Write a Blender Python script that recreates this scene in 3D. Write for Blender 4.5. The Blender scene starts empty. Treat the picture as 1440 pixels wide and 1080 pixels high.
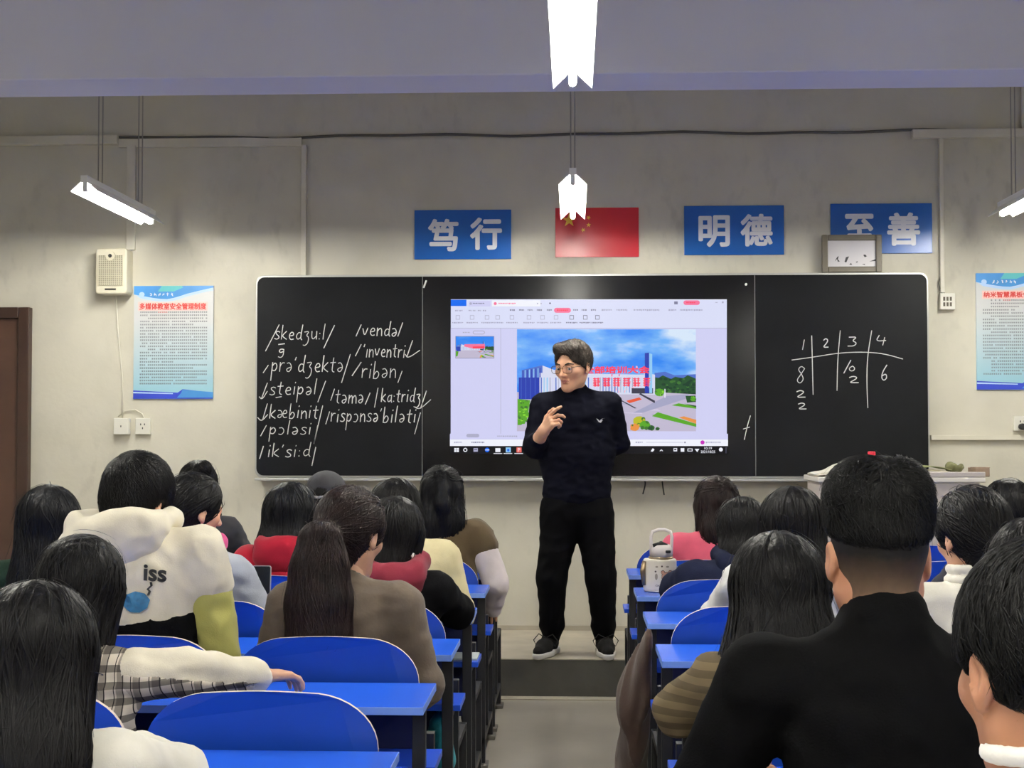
import bpy, math, random
import numpy as np
from mathutils import Vector, Matrix, Euler

SC = bpy.context.scene
COL = SC.collection
# ---------------------------------------------------------------- camera
CAM_Z, YAW, PITCH, FPX = 1.45, math.radians(2.46), math.radians(1.86), 2000.0
cam_d = bpy.data.cameras.new('camera')
cam_d.lens = 50.0; cam_d.sensor_width = 36.0; cam_d.clip_start = 0.05; cam_d.clip_end = 60
cam = bpy.data.objects.new('camera', cam_d); COL.objects.link(cam)
cam.location = (0, 0, CAM_Z)
cam.rotation_euler = (math.pi/2 + PITCH, 0, YAW)
SC.camera = cam
# ---------------------------------------------------------------- world, exposure
w = bpy.data.worlds.new('world'); SC.world = w; w.use_nodes = True
w.node_tree.nodes['Background'].inputs[0].default_value = (0.5, 0.55, 0.7, 1)
w.node_tree.nodes['Background'].inputs[1].default_value = 0.05
SC.view_settings.view_transform = 'Standard'; SC.view_settings.look = 'None'
SC.view_settings.exposure = 0.0; SC.view_settings.gamma = 1.0; SC.view_settings.use_curve_mapping = False
TUBE_W = 282.0           # emission of the fluorescent tubes
SCREEN_W = 0.95         # emission of the display
SC.cycles.max_bounces = 10; SC.cycles.diffuse_bounces = 8; SC.cycles.glossy_bounces = 3
SC.cycles.caustics_reflective = False; SC.cycles.caustics_refractive = False
SC.cycles.sample_clamp_indirect = 20.0

_f = Vector((-math.sin(YAW)*math.cos(PITCH), math.cos(YAW)*math.cos(PITCH), math.sin(PITCH)))
_r = Vector((math.cos(YAW), math.sin(YAW), 0)); _u = _r.cross(_f)
def at(px, py, Y):
    """the point of the plane y = Y that lies under a photograph pixel"""
    d = _f + _r*((px-720)/FPX) + _u*(-(py-540)/FPX)
    t = Y/d.y
    return Vector((d.x*t, Y, CAM_Z + d.z*t))

def srgb(r, g, b):
    def c(v):
        v /= 255.0
        return v/12.92 if v <= 0.04045 else ((v+0.055)/1.055)**2.4
    return (c(r), c(g), c(b), 1)

# ---------------------------------------------------------------- materials
MATS = {}
def mat(name, col, rough=0.6, metal=0.0, spec=0.5, emit=0.0, noise=None, bump=None, sheen=0.0, coat=0.0, trans=0.0):
    """noise=(scale, amount) varies the colour, bump=(scale, strength[, stretch])"""
    if name in MATS: return MATS[name]
    m = bpy.data.materials.new(name); m.use_nodes = True
    nt = m.node_tree; b = nt.nodes['Principled BSDF']
    if len(col) == 3: col = srgb(*col)
    b.inputs['Base Color'].default_value = col
    b.inputs['Roughness'].default_value = rough; b.inputs['Metallic'].default_value = metal
    b.inputs['Specular IOR Level'].default_value = spec
    b.inputs['Sheen Weight'].default_value = sheen; b.inputs['Coat Weight'].default_value = coat
    b.inputs['Transmission Weight'].default_value = trans
    if emit:
        b.inputs['Emission Color'].default_value = col; b.inputs['Emission Strength'].default_value = emit
        if emit > 0.3: b.inputs['Base Color'].default_value = (0, 0, 0, 1); b.inputs['Specular IOR Level'].default_value = 0.2
    tc = None
    if noise or bump:
        tc = nt.nodes.new('ShaderNodeTexCoord')
    if noise:
        n = nt.nodes.new('ShaderNodeTexNoise'); n.inputs['Scale'].default_value = noise[0]; n.inputs['Detail'].default_value = 5
        nt.links.new(tc.outputs['Object'], n.inputs['Vector'])
        mx = nt.nodes.new('ShaderNodeMix'); mx.data_type = 'RGBA'
        a = noise[1]
        mx.inputs[6].default_value = tuple(c*(1-a) for c in col[:3]) + (1,)
        mx.inputs[7].default_value = tuple(min(1, c*(1+a)) for c in col[:3]) + (1,)
        mr = nt.nodes.new('ShaderNodeMapRange'); mr.inputs[1].default_value = 0.3; mr.inputs[2].default_value = 0.7
        nt.links.new(n.outputs['Fac'], mr.inputs[0]); nt.links.new(mr.outputs[0], mx.inputs[0])
        nt.links.new(mx.outputs[2], b.inputs['Base Color'])
    if bump:
        n2 = nt.nodes.new('ShaderNodeTexNoise'); n2.inputs['Scale'].default_value = bump[0]; n2.inputs['Detail'].default_value = 4
        mp = nt.nodes.new('ShaderNodeMapping')
        if len(bump) > 2: mp.inputs['Scale'].default_value = bump[2]
        nt.links.new(tc.outputs['Object'], mp.inputs[0]); nt.links.new(mp.outputs[0], n2.inputs['Vector'])
        bp = nt.nodes.new('ShaderNodeBump'); bp.inputs['Strength'].default_value = bump[1]; bp.inputs['Distance'].default_value = 0.01
        nt.links.new(n2.outputs['Fac'], bp.inputs['Height']); nt.links.new(bp.outputs[0], b.inputs['Normal'])
    MATS[name] = m
    return m

def wall_mat(name, base, grime, scale=1.0, amount=0.5):
    m = bpy.data.materials.new(name); m.use_nodes = True; MATS[name] = m
    nt = m.node_tree; b = nt.nodes['Principled BSDF']; b.inputs['Roughness'].default_value = 0.75
    L = nt.links.new
    tc = nt.nodes.new('ShaderNodeTexCoord')
    def noise(sc, det, stretch=None):
        n = nt.nodes.new('ShaderNodeTexNoise'); n.inputs['Scale'].default_value = sc; n.inputs['Detail'].default_value = det
        src = tc.outputs['Object']
        if stretch:
            mp = nt.nodes.new('ShaderNodeMapping'); mp.inputs['Scale'].default_value = stretch; mp.inputs['Rotation'].default_value = (0, 0.5, 0)
            L(src, mp.inputs[0]); src = mp.outputs[0]
        L(src, n.inputs['Vector']); return n
    def rng(src, a, c):
        r = nt.nodes.new('ShaderNodeMapRange'); r.inputs[1].default_value = a; r.inputs[2].default_value = c
        L(src, r.inputs[0]); return r.outputs[0]
    def mul(a, c):
        n = nt.nodes.new('ShaderNodeMath'); n.operation = 'MULTIPLY'
        L(a, n.inputs[0])
        if isinstance(c, float): n.inputs[1].default_value = c
        else: L(c, n.inputs[1])
        return n.outputs[0]
    patches = rng(noise(0.9*scale, 3).outputs['Fac'], 0.48, 0.68)
    strokes = rng(noise(9*scale, 6, (1.5, 1, 0.8)).outputs['Fac'], 0.52, 0.70)
    fine = rng(noise(3.2*scale, 8).outputs['Fac'], 0.45, 0.75)
    g = mul(patches, strokes)
    mx = nt.nodes.new('ShaderNodeMix'); mx.data_type = 'RGBA'
    mx.inputs[6].default_value = srgb(*base); mx.inputs[7].default_value = srgb(*grime)
    L(mul(g, amount), mx.inputs[0])
    mx2 = nt.nodes.new('ShaderNodeMix'); mx2.data_type = 'RGBA'
    L(mx.outputs[2], mx2.inputs[6]); mx2.inputs[7].default_value = srgb(*[int(v*0.86) for v in base])
    L(mul(fine, 0.35), mx2.inputs[0]); L(mx2.outputs[2], b.inputs['Base Color'])
    bp = nt.nodes.new('ShaderNodeBump'); bp.inputs['Strength'].default_value = 0.12; bp.inputs['Distance'].default_value = 0.01
    L(noise(30, 4).outputs['Fac'], bp.inputs['Height']); L(bp.outputs[0], b.inputs['Normal'])
    return m

# ---------------------------------------------------------------- mesh building
class MB:
    def __init__(s): s.v = []; s.f = []; s.m = []
    def add(s, vs, fs, mi=0):
        o = len(s.v); s.v += [tuple(p) for p in vs]
        s.f += [tuple(i+o for i in f) for f in fs]; s.m += [mi]*len(fs)
        return s
    def box(s, a, b, mi=0):
        x0, y0, z0 = a; x1, y1, z1 = b
        return s.add([(x0,y0,z0),(x1,y0,z0),(x1,y1,z0),(x0,y1,z0),(x0,y0,z1),(x1,y0,z1),(x1,y1,z1),(x0,y1,z1)],
              [(3,2,1,0),(4,5,6,7),(0,1,5,4),(1,2,6,5),(2,3,7,6),(3,0,4,7)], mi)
    def tube(s, pts, r, n=8, mi=0, cap=True):
        pts = [Vector(p) for p in pts]; rs = r if isinstance(r, (list, tuple)) else [r]*len(pts)
        t0 = (pts[1]-pts[0]).normalized()
        ref = Vector((0,0,1)) if abs(t0.z) < 0.9 else Vector((1,0,0))
        u = t0.cross(ref).normalized(); vs = []
        for i, p in enumerate(pts):
            t = (pts[min(i+1, len(pts)-1)]-pts[max(i-1, 0)]).normalized()
            u = (u - t*u.dot(t)).normalized(); v = t.cross(u)
            for k in range(n):
                a = 2*math.pi*k/n; vs.append(p + (u*math.cos(a)+v*math.sin(a))*rs[i])
        fs = [(i*n+k, i*n+(k+1)%n, (i+1)*n+(k+1)%n, (i+1)*n+k) for i in range(len(pts)-1) for k in range(n)]
        if cap: fs += [tuple(range(n))[::-1], tuple((len(pts)-1)*n+k for k in range(n))]
        return s.add(vs, fs, mi)
    def lathe(s, c, prof, n=20, mi=0, sx=1.0, sy=1.0):
        vs = [(c[0]+r*sx*math.cos(2*math.pi*k/n), c[1]+r*sy*math.sin(2*math.pi*k/n), c[2]+z) for r, z in prof for k in range(n)]
        fs = [(i*n+k, i*n+(k+1)%n, (i+1)*n+(k+1)%n, (i+1)*n+k) for i in range(len(prof)-1) for k in range(n)]
        fs += [tuple(range(n))[::-1], tuple((len(prof)-1)*n+k for k in range(n))]
        return s.add(vs, fs, mi)
    def prism(s, poly, y0, y1, mi=0, side=None):
        """poly in (x, z), extruded along y"""
        n = len(poly)
        vs = [(x, y0, z) for x, z in poly] + [(x, y1, z) for x, z in poly]
        area = sum(poly[i][0]*poly[(i+1)%n][1]-poly[(i+1)%n][0]*poly[i][1] for i in range(n))
        fr, bk = tuple(range(n)), tuple(range(2*n-1, n-1, -1))
        sd = [(i, i+n, (i+1)%n+n, (i+1)%n) for i in range(n)]
        if area < 0: fr, bk = fr[::-1], bk[::-1]; sd = [q[::-1] for q in sd]
        o = len(s.v); s.add(vs, [fr, bk], mi)
        s.f += [tuple(i+o for i in q) for q in sd]; s.m += [mi if side is None else side]*n
        return s
    def flat(s, pts, mi=0):
        return s.add(pts, [tuple(range(len(pts)))], mi)
    def ribbon(s, pts, wd, y, mi=0):
        """a flat stroke in the plane y through (x, z) points"""
        pts = [Vector((p[0], p[1])) for p in pts]; vs = []
        for i, p in enumerate(pts):
            d = (pts[min(i+1, len(pts)-1)]-pts[max(i-1, 0)])
            d = d.normalized() if d.length > 1e-9 else Vector((1, 0))
            nn = Vector((-d.y, d.x))*wd*0.5
            vs += [(p.x+nn.x, y, p.y+nn.y), (p.x-nn.x, y, p.y-nn.y)]
        return s.add(vs, [(2*i, 2*i+1, 2*i+3, 2*i+2) for i in range(len(pts)-1)], mi)

def wpos(o):
    p = Vector(o.location)
    while o.parent: o = o.parent; p = p + Vector(o.location)
    return p
def tag(o, label=None, cat=None, group=None, kind=None):
    if label: o['label'] = label
    if cat: o['category'] = cat
    if group: o['group'] = group
    if kind: o['kind'] = kind
    return o
def thing(name, loc, label, cat, group=None):
    o = bpy.data.objects.new(name, None); COL.objects.link(o); o.location = loc
    o.empty_display_size = 0.1
    return tag(o, label, cat, group)
def mesh_obj(name, v, f, mi, mats, parent=None, smooth=False, bevel=0.0, origin=None, recalc=False):
    v = np.asarray(v, dtype=np.float64).reshape(-1, 3)
    if parent is not None: org = np.array(wpos(parent))
    elif origin is not None: org = np.array(origin, dtype=float)
    else:
        lo, hi = v.min(0), v.max(0); org = np.array([(lo[0]+hi[0])/2, (lo[1]+hi[1])/2, lo[2]])
    me = bpy.data.meshes.new(name)
    me.from_pydata((v-org).tolist(), [], f)
    for m in (mats if isinstance(mats, (list, tuple)) else [mats]): me.materials.append(m)
    if mi is not None and len(set(mi)) > 1: me.polygons.foreach_set('material_index', mi)
    if smooth: me.polygons.foreach_set('use_smooth', [True]*len(me.polygons))
    me.update()
    if recalc:
        import bmesh
        bm = bmesh.new(); bm.from_mesh(me); bmesh.ops.recalc_face_normals(bm, faces=bm.faces); bm.to_mesh(me); bm.free()
    o = bpy.data.objects.new(name, me); COL.objects.link(o)
    if parent is not None: o.parent = parent
    else: o.location = org
    if bevel:
        b = o.modifiers.new('bevel', 'BEVEL'); b.width = bevel; b.segments = 2; b.limit_method = 'ANGLE'
    return o
def obj(name, mb, mats, parent=None, **k):
    return mesh_obj(name, mb.v, mb.f, mb.m, mats, parent, **k)
def copy_tree(o, parent=None):
    c = o.copy(); COL.objects.link(c)
    if parent is not None: c.parent = parent
    for ch in list(o.children): copy_tree(ch, c)
    return c

_tc = {}
def text_shape(s, bold=0.0):
    """outline of a line of lettering, normalised to its own box: verts (u, v in 0..1), faces, aspect"""
    if (s, bold) in _tc: return _tc[(s, bold)]
    cu = bpy.data.curves.new('lettering', 'FONT'); cu.body = s; cu.offset = bold; cu.resolution_u = 3
    cu.size = 1.0
    o = bpy.data.objects.new('lettering', cu); COL.objects.link(o)
    dg = bpy.context.evaluated_depsgraph_get()
    me = bpy.data.meshes.new_from_object(o.evaluated_get(dg))
    v = [tuple(p.co[:2]) for p in me.vertices]; f = [tuple(p.vertices) for p in me.polygons]
    bpy.data.objects.remove(o); bpy.data.curves.remove(cu); bpy.data.meshes.remove(me)
    x0 = min(p[0] for p in v); x1 = max(p[0] for p in v); y0 = min(p[1] for p in v); y1 = max(p[1] for p in v)
    r = ([((p[0]-x0)/(x1-x0), (p[1]-y0)/(y1-y0)) for p in v], f, (x1-x0)/(y1-y0))
    _tc[(s, bold)] = r
    return r
def letter(mb, s, x0, z0, x1, z1, y, mi, bold=0.0):
    """bold is a share of the height: the strokes are thickened by copies around the outline"""
    v, f, _ = text_shape(s)
    r = bold*(z1-z0); n = 8 if bold else 0
    for i in range(n+1):
        dx, dz = (r*math.cos(2*math.pi*i/n), r*math.sin(2*math.pi*i/n)) if i < n else (0, 0)
        mb.add([(x0+r+(x1-x0-2*r)*a+dx, y-.00003*i, z0+r+(z1-z0-2*r)*b+dz) for a, b in v], f, mi)

# ================================================================ the room
WALL_Y, BOARD_Y, PLAT_Y, PLAT_Z, CEIL = 8.9, 8.82, 7.78, 0.206, 3.78
XL, XR, YB = -4.75, 4.75, -3.2
M_wall = wall_mat('plaster_front', (202, 198, 182), (124, 122, 114), 1.0, 0.34)
M_wall2 = wall_mat('plaster_sides', (206, 205, 198), (150, 148, 140), 0.8, 0.2)
M_ceil = mat('ceiling_paint', (222, 222, 222), 0.85, noise=(1.5, 0.05))
M_beam = mat('beam_paint', (218, 216, 216), 0.8, noise=(1.2, 0.04))
M_plat = mat('platform_cement', (176, 168, 150), 0.55, noise=(4, 0.16), bump=(40, 0.1))
M_riser = mat('riser_dark_cement', (78, 76, 70), 0.6, noise=(5, 0.2), bump=(30, 0.15))
M_floor = mat('floor_cement', (158, 152, 140), 0.32, noise=(2.2, 0.14), bump=(12, 0.05))
def struct(name, mb, m, **k):
    return tag(obj(name, mb, m, **k), kind='structure')
struct('floor', MB().box((XL, YB, -0.1), (XR, WALL_Y+0.2, 0)), M_floor)
struct('ceiling', MB().box((XL-.2, YB-.2, CEIL), (XR+.2, WALL_Y+0.2, CEIL+.1)), M_ceil)
struct('wall_front', MB().box((XL-.2, WALL_Y, -.1), (XR+.2, WALL_Y+0.2, CEIL)), M_wall)
struct('wall_left', MB().box((XL-.2, YB, -.1), (XL, WALL_Y, CEIL)), M_wall2)
struct('wall_right', MB().box((XR, YB, -.1), (XR+.2, WALL_Y, CEIL)), M_wall2)
struct('wall_back', MB().box((XL-.2, YB-.2, -.1), (XR+.2, YB, CEIL)), M_wall2)
pl = MB().box((XL, PLAT_Y, 0), (XR, WALL_Y, PLAT_Z), 0)
pl.box((XL, PLAT_Y-.006, 0), (XR, PLAT_Y, PLAT_Z-.004), 1)
struct('platform', pl, [M_plat, M_riser])
struct('trim_1', MB().box((XL, PLAT_Y-.09, 0), (XR, PLAT_Y-.006, 0.006)), M_plat)
struct('baseboard_front', MB().box((XL, WALL_Y-.012, PLAT_Z), (XR, WALL_Y, PLAT_Z+.03)), M_plat)
bz = 2.886
struct('ceiling_beam', MB().box((XL, 5.7, bz), (XR, 6.0, CEIL)), M_beam, bevel=.006)

# cable trunking and conduits on the front wall
M_trunk = mat('trunking_plastic', (206, 202, 186), 0.5, noise=(6, 0.06))
M_conduit_dark = mat('cable_grey', (92, 90, 84), 0.6)
def wall_strip(name, px0, py0, px1, py1, th, m=M_trunk):
    a, b = at(px0, py0, WALL_Y), at(px1, py1, WALL_Y)
    return struct(name, MB().box((min(a.x, b.x), WALL_Y-th, min(a.z, b.z)), (max(a.x, b.x), WALL_Y, max(a.z, b.z))), m, bevel=.002)
wall_strip('trim_2', -60, 194, 168, 204, .05)
wall_strip('trim_3', 168, 196, 425, 206, .02)
wall_strip('trim_4', 1281, 184, 1500, 194, .05)
a, b = at(120, 194, WALL_Y), at(1330, 186, WALL_Y)
zc = (a.z+b.z)/2
sag = [(a.x+(b.x-a.x)*t, WALL_Y-.012, zc + .006*math.sin(t*21)+.004*math.sin(t*47)) for t in [i/40 for i in range(41)]]
struct('trim_5', MB().tube(sag, .009, 6), M_conduit_dark)
wall_strip('trim_7', 425, 205, 431, 390, .03)
wall_strip('trim_8', 1319, 190, 1327, 412, .03)
wall_strip('trim_9', 1434, 100, 1440, 186, .03)
wall_strip('trim_10', 1308, 612, 1500, 619, .03)
wall_strip('trim_6', 180, 205, 191, 352, .025)

# brown door at the left end of the front wall
M_door = mat('door_brown', (74, 50, 38), 0.35, noise=(3, 0.25), bump=(5, 0.08, (6, 1, .3)))
M_door2 = mat('door_frame_brown', (58, 38, 28), 0.4, noise=(4, 0.2))
d1 = at(46, 433, WALL_Y); dx1, dz1 = d1.x, d1.z; dx0 = dx1-1.02
dr = tag(obj('door_1', MB().box((dx0+.07, WALL_Y-.035, PLAT_Z), (dx1-.07, WALL_Y, dz1-.07)), M_door, bevel=.003), kind='structure')
fr = MB().box((dx1-.07, WALL_Y-.06, PLAT_Z), (dx1, WALL_Y, dz1)).box((dx0, WALL_Y-.06, PLAT_Z), (dx0+.07, WALL_Y, dz1)).box((dx0+.07, WALL_Y-.06, dz1-.07), (dx1-.07, WALL_Y, dz1))
obj('door_frame', fr, M_door2, dr, bevel=.004)
pn = MB()
for z0, z1 in ((.42, 1.0), (1.12, dz1-.2)):
    pn.box((dx0+.2, WALL_Y-.045, z0), (dx1-.2, WALL_Y-.035, z1))
    pn.box((dx0+.26, WALL_Y-.052, z0+.06), (dx1-.26, WALL_Y-.045, z1-.06))
obj('door_panel', pn, M_door, dr, bevel=.004)
obj('door_handle', MB().tube([(dx0+.14, WALL_Y-.035, 1.2), (dx0+.14, WALL_Y-.08, 1.2), (dx0+.26, WALL_Y-.085, 1.2)], .01, 8), mat('steel', (170, 170, 168), .3, metal=1.0), dr)

# ================================================================ fluorescent lamps
M_tube = mat('tube_light', (255, 252, 242), emit=TUBE_W)
M_refl = mat('lamp_white_enamel', (238, 238, 232), 0.45)
M_rod = mat('lamp_rod', (148, 146, 138), 0.5)
M_cap = mat('lamp_end_cap', (200, 200, 198), 0.4)
def make_lamp(x, y0, y1, z, label):
    t = thing('fluorescent_lamp', (x, (y0+y1)/2, z), label, 'lamp', 'hanging fluorescent lamps')
    r = MB()
    for s in (-1, 1):
        sec = [(.016, .052), (.07, .002), (.072, .006), (.018, .057)]
        poly = [(x+s*a, z+b) for a, b in sec]
        r.prism(poly, y0, y1)
    r.box((x-.018, y0, z+.05), (x+.018, y1, z+.085))
    obj('reflector', r, M_refl, t, recalc=True)
    obj('tube', MB().tube([(x, y0+.05, z+.012), (x, y1-.05, z+.012)], .0135, 12), M_tube, t, smooth=True)
    for yy in (y0+.025, y1-.03):
        obj('tube_holder', MB().box((x-.012, yy-.014, z+.002), (x+.012, yy+.019, z+.052)), M_cap, t, bevel=.003)
    for yy in (y0+.25, y1-.25):
        q = MB()
        for s in (-.011, .011): q.tube([(x+s, yy, z+.083), (x+s, yy, CEIL)], .0035, 6)
        obj('hanging_rod', q, M_rod, t)
    return t
ZL = 2.68
lamp = make_lamp(0.0, 7.1, 8.3, ZL, 'hanging fluorescent lamp in front of the red flag')
def lamp_at(x, y, label):
    o = copy_tree(lamp); o.location = (x, y+.6, ZL); o['label'] = label
lamp_at(-2.52, 7.2, 'lit tube lamp hanging at the left above the wall speaker')
lamp_at(2.47, 7.1, 'lit tube lamp at the right edge of the photo, above the right poster')
lamp_at(0.0, 3.9, 'big near fluorescent lamp hanging at the top centre before the beam')
for x in (-2.5, 2.5): lamp_at(x, 3.9, 'tube lamp over the %s desks, level with the near middle lamp' % ('left' if x < 0 else 'right'))
for x, nm in ((-2.5, 'left'), (0, 'middle'), (2.5, 'right')): lamp_at(x, 0.5, 'tube lamp over the back of the room, %s of its row' % nm)
for x, nm in ((-2.5, 'left'), (0, 'middle'), (2.5, 'right')): lamp_at(x, -2.6, 'tube lamp by the back wall, %s of its row' % nm)

# ================================================================ blackboard with display
M_board = mat('chalkboard', (18, 19, 22), 0.5, spec=.12, noise=(2.5, 0.25), bump=(60, 0.02))
M_bglass = mat('black_glass', (12, 12, 17), 0.16, spec=0.3, noise=(2, .2))
M_alu = mat('board_aluminium', (190, 190, 186), 0.4, metal=0.7)
M_chalk = mat('chalk', (206, 206, 202), 0.9)
M_chalk2 = mat('chalk_smear', (66, 67, 68), 0.9)
tl, br = at(362, 390, BOARD_Y), at(1306, 670, BOARD_Y)
bx0, bx1, bz1, bz0 = tl.x, br.x, tl.z, br.z
xa, xb = at(594, 500, BOARD_Y).x, at(1062, 500, BOARD_Y).x
board = thing('blackboard', ((bx0+bx1)/2, BOARD_Y, bz0), 'long black three-panel blackboard with a lit display in its middle', 'blackboard')
def rpoly(x0, z0, x1, z1, r, corners='abcd', n=5):
    out = []
    for cx, cz, a0, k in ((x1-r, z1-r, 0, 'a'), (x0+r, z1-r, 90, 'b'), (x0+r, z0+r, 180, 'c'), (x1-r, z0+r, 270, 'd')):
        if k in corners:
            out += [(cx+r*math.cos(math.radians(a0+90*i/n)), cz+r*math.sin(math.radians(a0+90*i/n))) for i in range(n+1)]
        else:
            out.append({'a': (x1, z1), 'b': (x0, z1), 'c': (x0, z0), 'd': (x1, z0)}[k])
    return out
fm = MB().prism(rpoly(bx0-.012, bz0-.014, bx1+.012, bz1+.014, .05), BOARD_Y+.012, WALL_Y)
obj('frame', fm, M_alu, board, bevel=.003)
obj('chalk_tray', MB().box((bx0, BOARD_Y-.05, bz0-.03), (bx1, BOARD_Y+.02, bz0-.014)), M_alu, board, bevel=.003)
pL = obj('side_panel', MB().prism(rpoly(bx0, bz0, xa-.002, bz1, .045, 'bc'), BOARD_Y, BOARD_Y+.02), M_board, board)
pR = obj('side_panel', MB().prism(rpoly(xb+.002, bz0, bx1, bz1, .045, 'ad'), BOARD_Y, BOARD_Y+.02), M_board, board)
pC = obj('centre_panel', MB().box((xa, BOARD_Y, bz0), (xb, BOARD_Y+.02, bz1)), M_bglass, board)
for xx in (xa, xb): obj('seam', MB().box((xx-.0025, BOARD_Y-.002, bz0), (xx+.002, BOARD_Y, bz1)), mat('seam_grey', (105, 105, 104), .5), board)

G = {
 's': (.5, [[(.5,.85),(.32,1),(.1,.87),(.14,.65),(.42,.4),(.45,.15),(.22,0),(0,.12)]]),
 'k': (.55, [[(.08,1.75),(.04,.9),(.02,0)], [(.5,1),(.06,.45),(.3,.2),(.55,0)]]),
 'e': (.55, [[(.06,.5),(.5,.58),(.45,.92),(.22,.98),(.03,.5),(.2,.04),(.52,.14)]]),
 'd': (.6, [[(.5,.82),(.25,.95),(.03,.5),(.18,.02),(.48,.3)], [(.6,1.85),(.52,.9),(.48,.2),(.62,0)]]),
 'Z': (.6, [[(.05,.9),(.55,1.0),(.25,.48),(.52,.3),(.48,-.4),(.2,-.75),(0,-.65)]]),
 'n': (.55, [[(.05,1),(.04,0)], [(.05,.55),(.28,.98),(.48,.8),(.5,0)]]),
 'u': (.55, [[(.03,1),(.05,.2),(.22,0),(.48,.4)], [(.5,1),(.52,0)]]),
 'i': (.22, [[(.12,.95),(.08,0)], [(.14,1.35),(.17,1.5)]]),
 'I': (.22, [[(.14,1.0),(.08,0)]]),
 'l': (.25, [[(.18,1.9),(.1,.9),(.08,0)]]),
 'v': (.55, [[(0,1),(.22,0),(.5,1.05)]]),
 'E': (.55, [[(.05,.9),(.3,1),(.52,.5),(.34,.02),(.1,.05),(.04,.35),(.5,.52)]]),
 't': (.5, [[(.28,1.55),(.22,.7),(.2,.12),(.42,.02)], [(0,1),(.5,1.05)]]),
 'r': (.45, [[(.05,1),(.04,0)], [(.05,.55),(.22,.95),(.45,.92)]]),
 'b': (.55, [[(.08,1.85),(.04,.9),(.03,0)], [(.04,.4),(.28,.9),(.52,.5),(.32,0),(.04,.06)]]),
 'a': (.58, [[(.48,.85),(.25,.97),(.03,.5),(.18,.02),(.48,.35)], [(.52,1),(.5,.2),(.6,0)]]),
 'O': (.55, [[(.05,.9),(.32,.98),(.5,.5),(.3,0),(.03,.1)]]),
 'A': (.95, [[(.05,.92),(.3,.95),(.48,.5),(.3,.02),(.05,.1),(.08,.4),(.48,.5),(.9,.58),(.82,.95),(.62,.95),(.48,.45),(.62,.03),(.92,.12)]]),
 'p': (.55, [[(.06,1),(.03,0),(0,-.95)], [(.05,.6),(.3,1),(.52,.55),(.3,.03),(.05,.2)]]),
 'm': (.85, [[(.05,1),(.03,0)], [(.05,.55),(.25,.98),(.4,.75),(.41,0)], [(.41,.55),(.62,.98),(.78,.75),(.8,0)]]),
 'g': (.5, [[(.45,.9),(.2,1),(.03,.6),(.2,.3),(.45,.55)], [(.48,.95),(.45,-.3),(.2,-.6),(0,-.4)]]),
 ':': (.22, [[(.08,.75),(.12,.85)], [(.06,.1),(.1,.2)]]),
 "'": (.2, [[(.15,1.6),(.06,1.25)]]),
 ' ': (.3, []),
 '2': (.6, [[(.02,.78),(.25,1),(.5,.8),(.35,.45),(.02,.04),(.6,.06)]]),
 '3': (.55, [[(.05,.95),(.52,.98),(.24,.58),(.52,.4),(.4,.05),(.02,.05)]]),
 '4': (.6, [[(.2,1),(.03,.42),(.58,.48)], [(.5,.8),(.42,0)]]),
 '6': (.5, [[(.4,1),(.1,.55),(.06,.15),(.28,0),(.48,.2),(.36,.45),(.1,.3)]]),
 '8': (.5, [[(.45,.85),(.25,1),(.08,.8),(.3,.55),(.45,.25),(.25,0),(.05,.2),(.25,.5),(.45,.85)]]),
 'o': (.5, [[(.3,1),(.05,.6),(.15,.05),(.4,.1),(.48,.6),(.3,1)]]),
}
def smooth_line(pts, it=2):
    for _ in range(it):
        if len(pts) < 3: return pts
        q = [pts[0]]
        for a, b in zip(pts, pts[1:]):
            q += [(a[0]*.75+b[0]*.25, a[1]*.75+b[1]*.25), (a[0]*.25+b[0]*.75, a[1]*.25+b[1]*.75)]
        pts = q + [pts[-1]]
    return pts
def chalk_mb(scale, ox, oy):
    mb = MB(); rng = random.Random(4)
    def P(cx, cy):
        p = at(cx/scale+ox, cy/scale+oy, BOARD_Y); return (p.x, p.z)
    def line(*pts, wd=.0052):
        q = smooth_line([P(*p) for p in pts]); mb.ribbon(q, wd*rng.uniform(.85, 1.15), BOARD_Y-.0012)
    def word(s, x0, x1, base, xh, wd=.0052, slope=0.0):
        tot = sum(G[c][0]+.16 for c in s)-.16; k = (x1-x0)/tot; x = x0
        for c in s:
            wgl, strokes = G[c]
            j = rng.uniform(-.06, .06)*xh
            for st in strokes:
                line(*[(x+px*k+py*xh*.08, base+slope*(x-x0)+j-py*xh) for px, py in st], wd=wd)
            x += (wgl+.16)*k
    return mb, line, word
mb, line, word = chalk_mb(3.6, 340, 380)
line((190,275),(120,410)); word('skedZu:l', 165, 420, 352, 42); line((470,278),(415,395)); line((185,376),(218,372)); word('g', 185, 213, 425, 28)
line((605,275),(578,335)); word('vendE', 610, 785, 335, 42); line((815,265),(790,335))
line((605,375),(575,435)); word("'Inventri", 612, 825, 442, 42); line((865,355),(835,440)); line((828,425),(840,447),(902,405))
line((135,480),(108,520)); word("prE'dZektE", 150, 512, 515, 48); line((550,425),(505,570))
line((605,465),(558,535)); word("'ribEn", 585, 780, 547, 48); line((812,510),(790,570))
line((130,570),(100,650)); line((88,640),(103,656),(130,612)); word('steipEl', 140, 378, 630, 42); line((425,560),(385,668)); line((172,645),(202,640))
line((470,600),(450,660)); word('tEmE', 472, 615, 672, 44); line((650,620),(625,680)); line((690,595),(672,695)); word('ka:tridZ', 705, 905, 668, 40)
line((935,610),(905,700)); line((870,690),(900,706),(957,655))
line((130,675),(105,760)); line((80,745),(100,766),(132,730)); word('kAbinit', 140, 385, 750, 42); line((410,685),(365,880))
line((445,715),(425,780)); word('rispOnsE', 450, 690, 768, 44); word("'bilEti", 695, 880, 772, 44); line((905,720),(875,830))
line((125,785),(95,840)); word('pOlEsi', 140, 350, 832, 38); line((385,785),(365,880))
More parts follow.
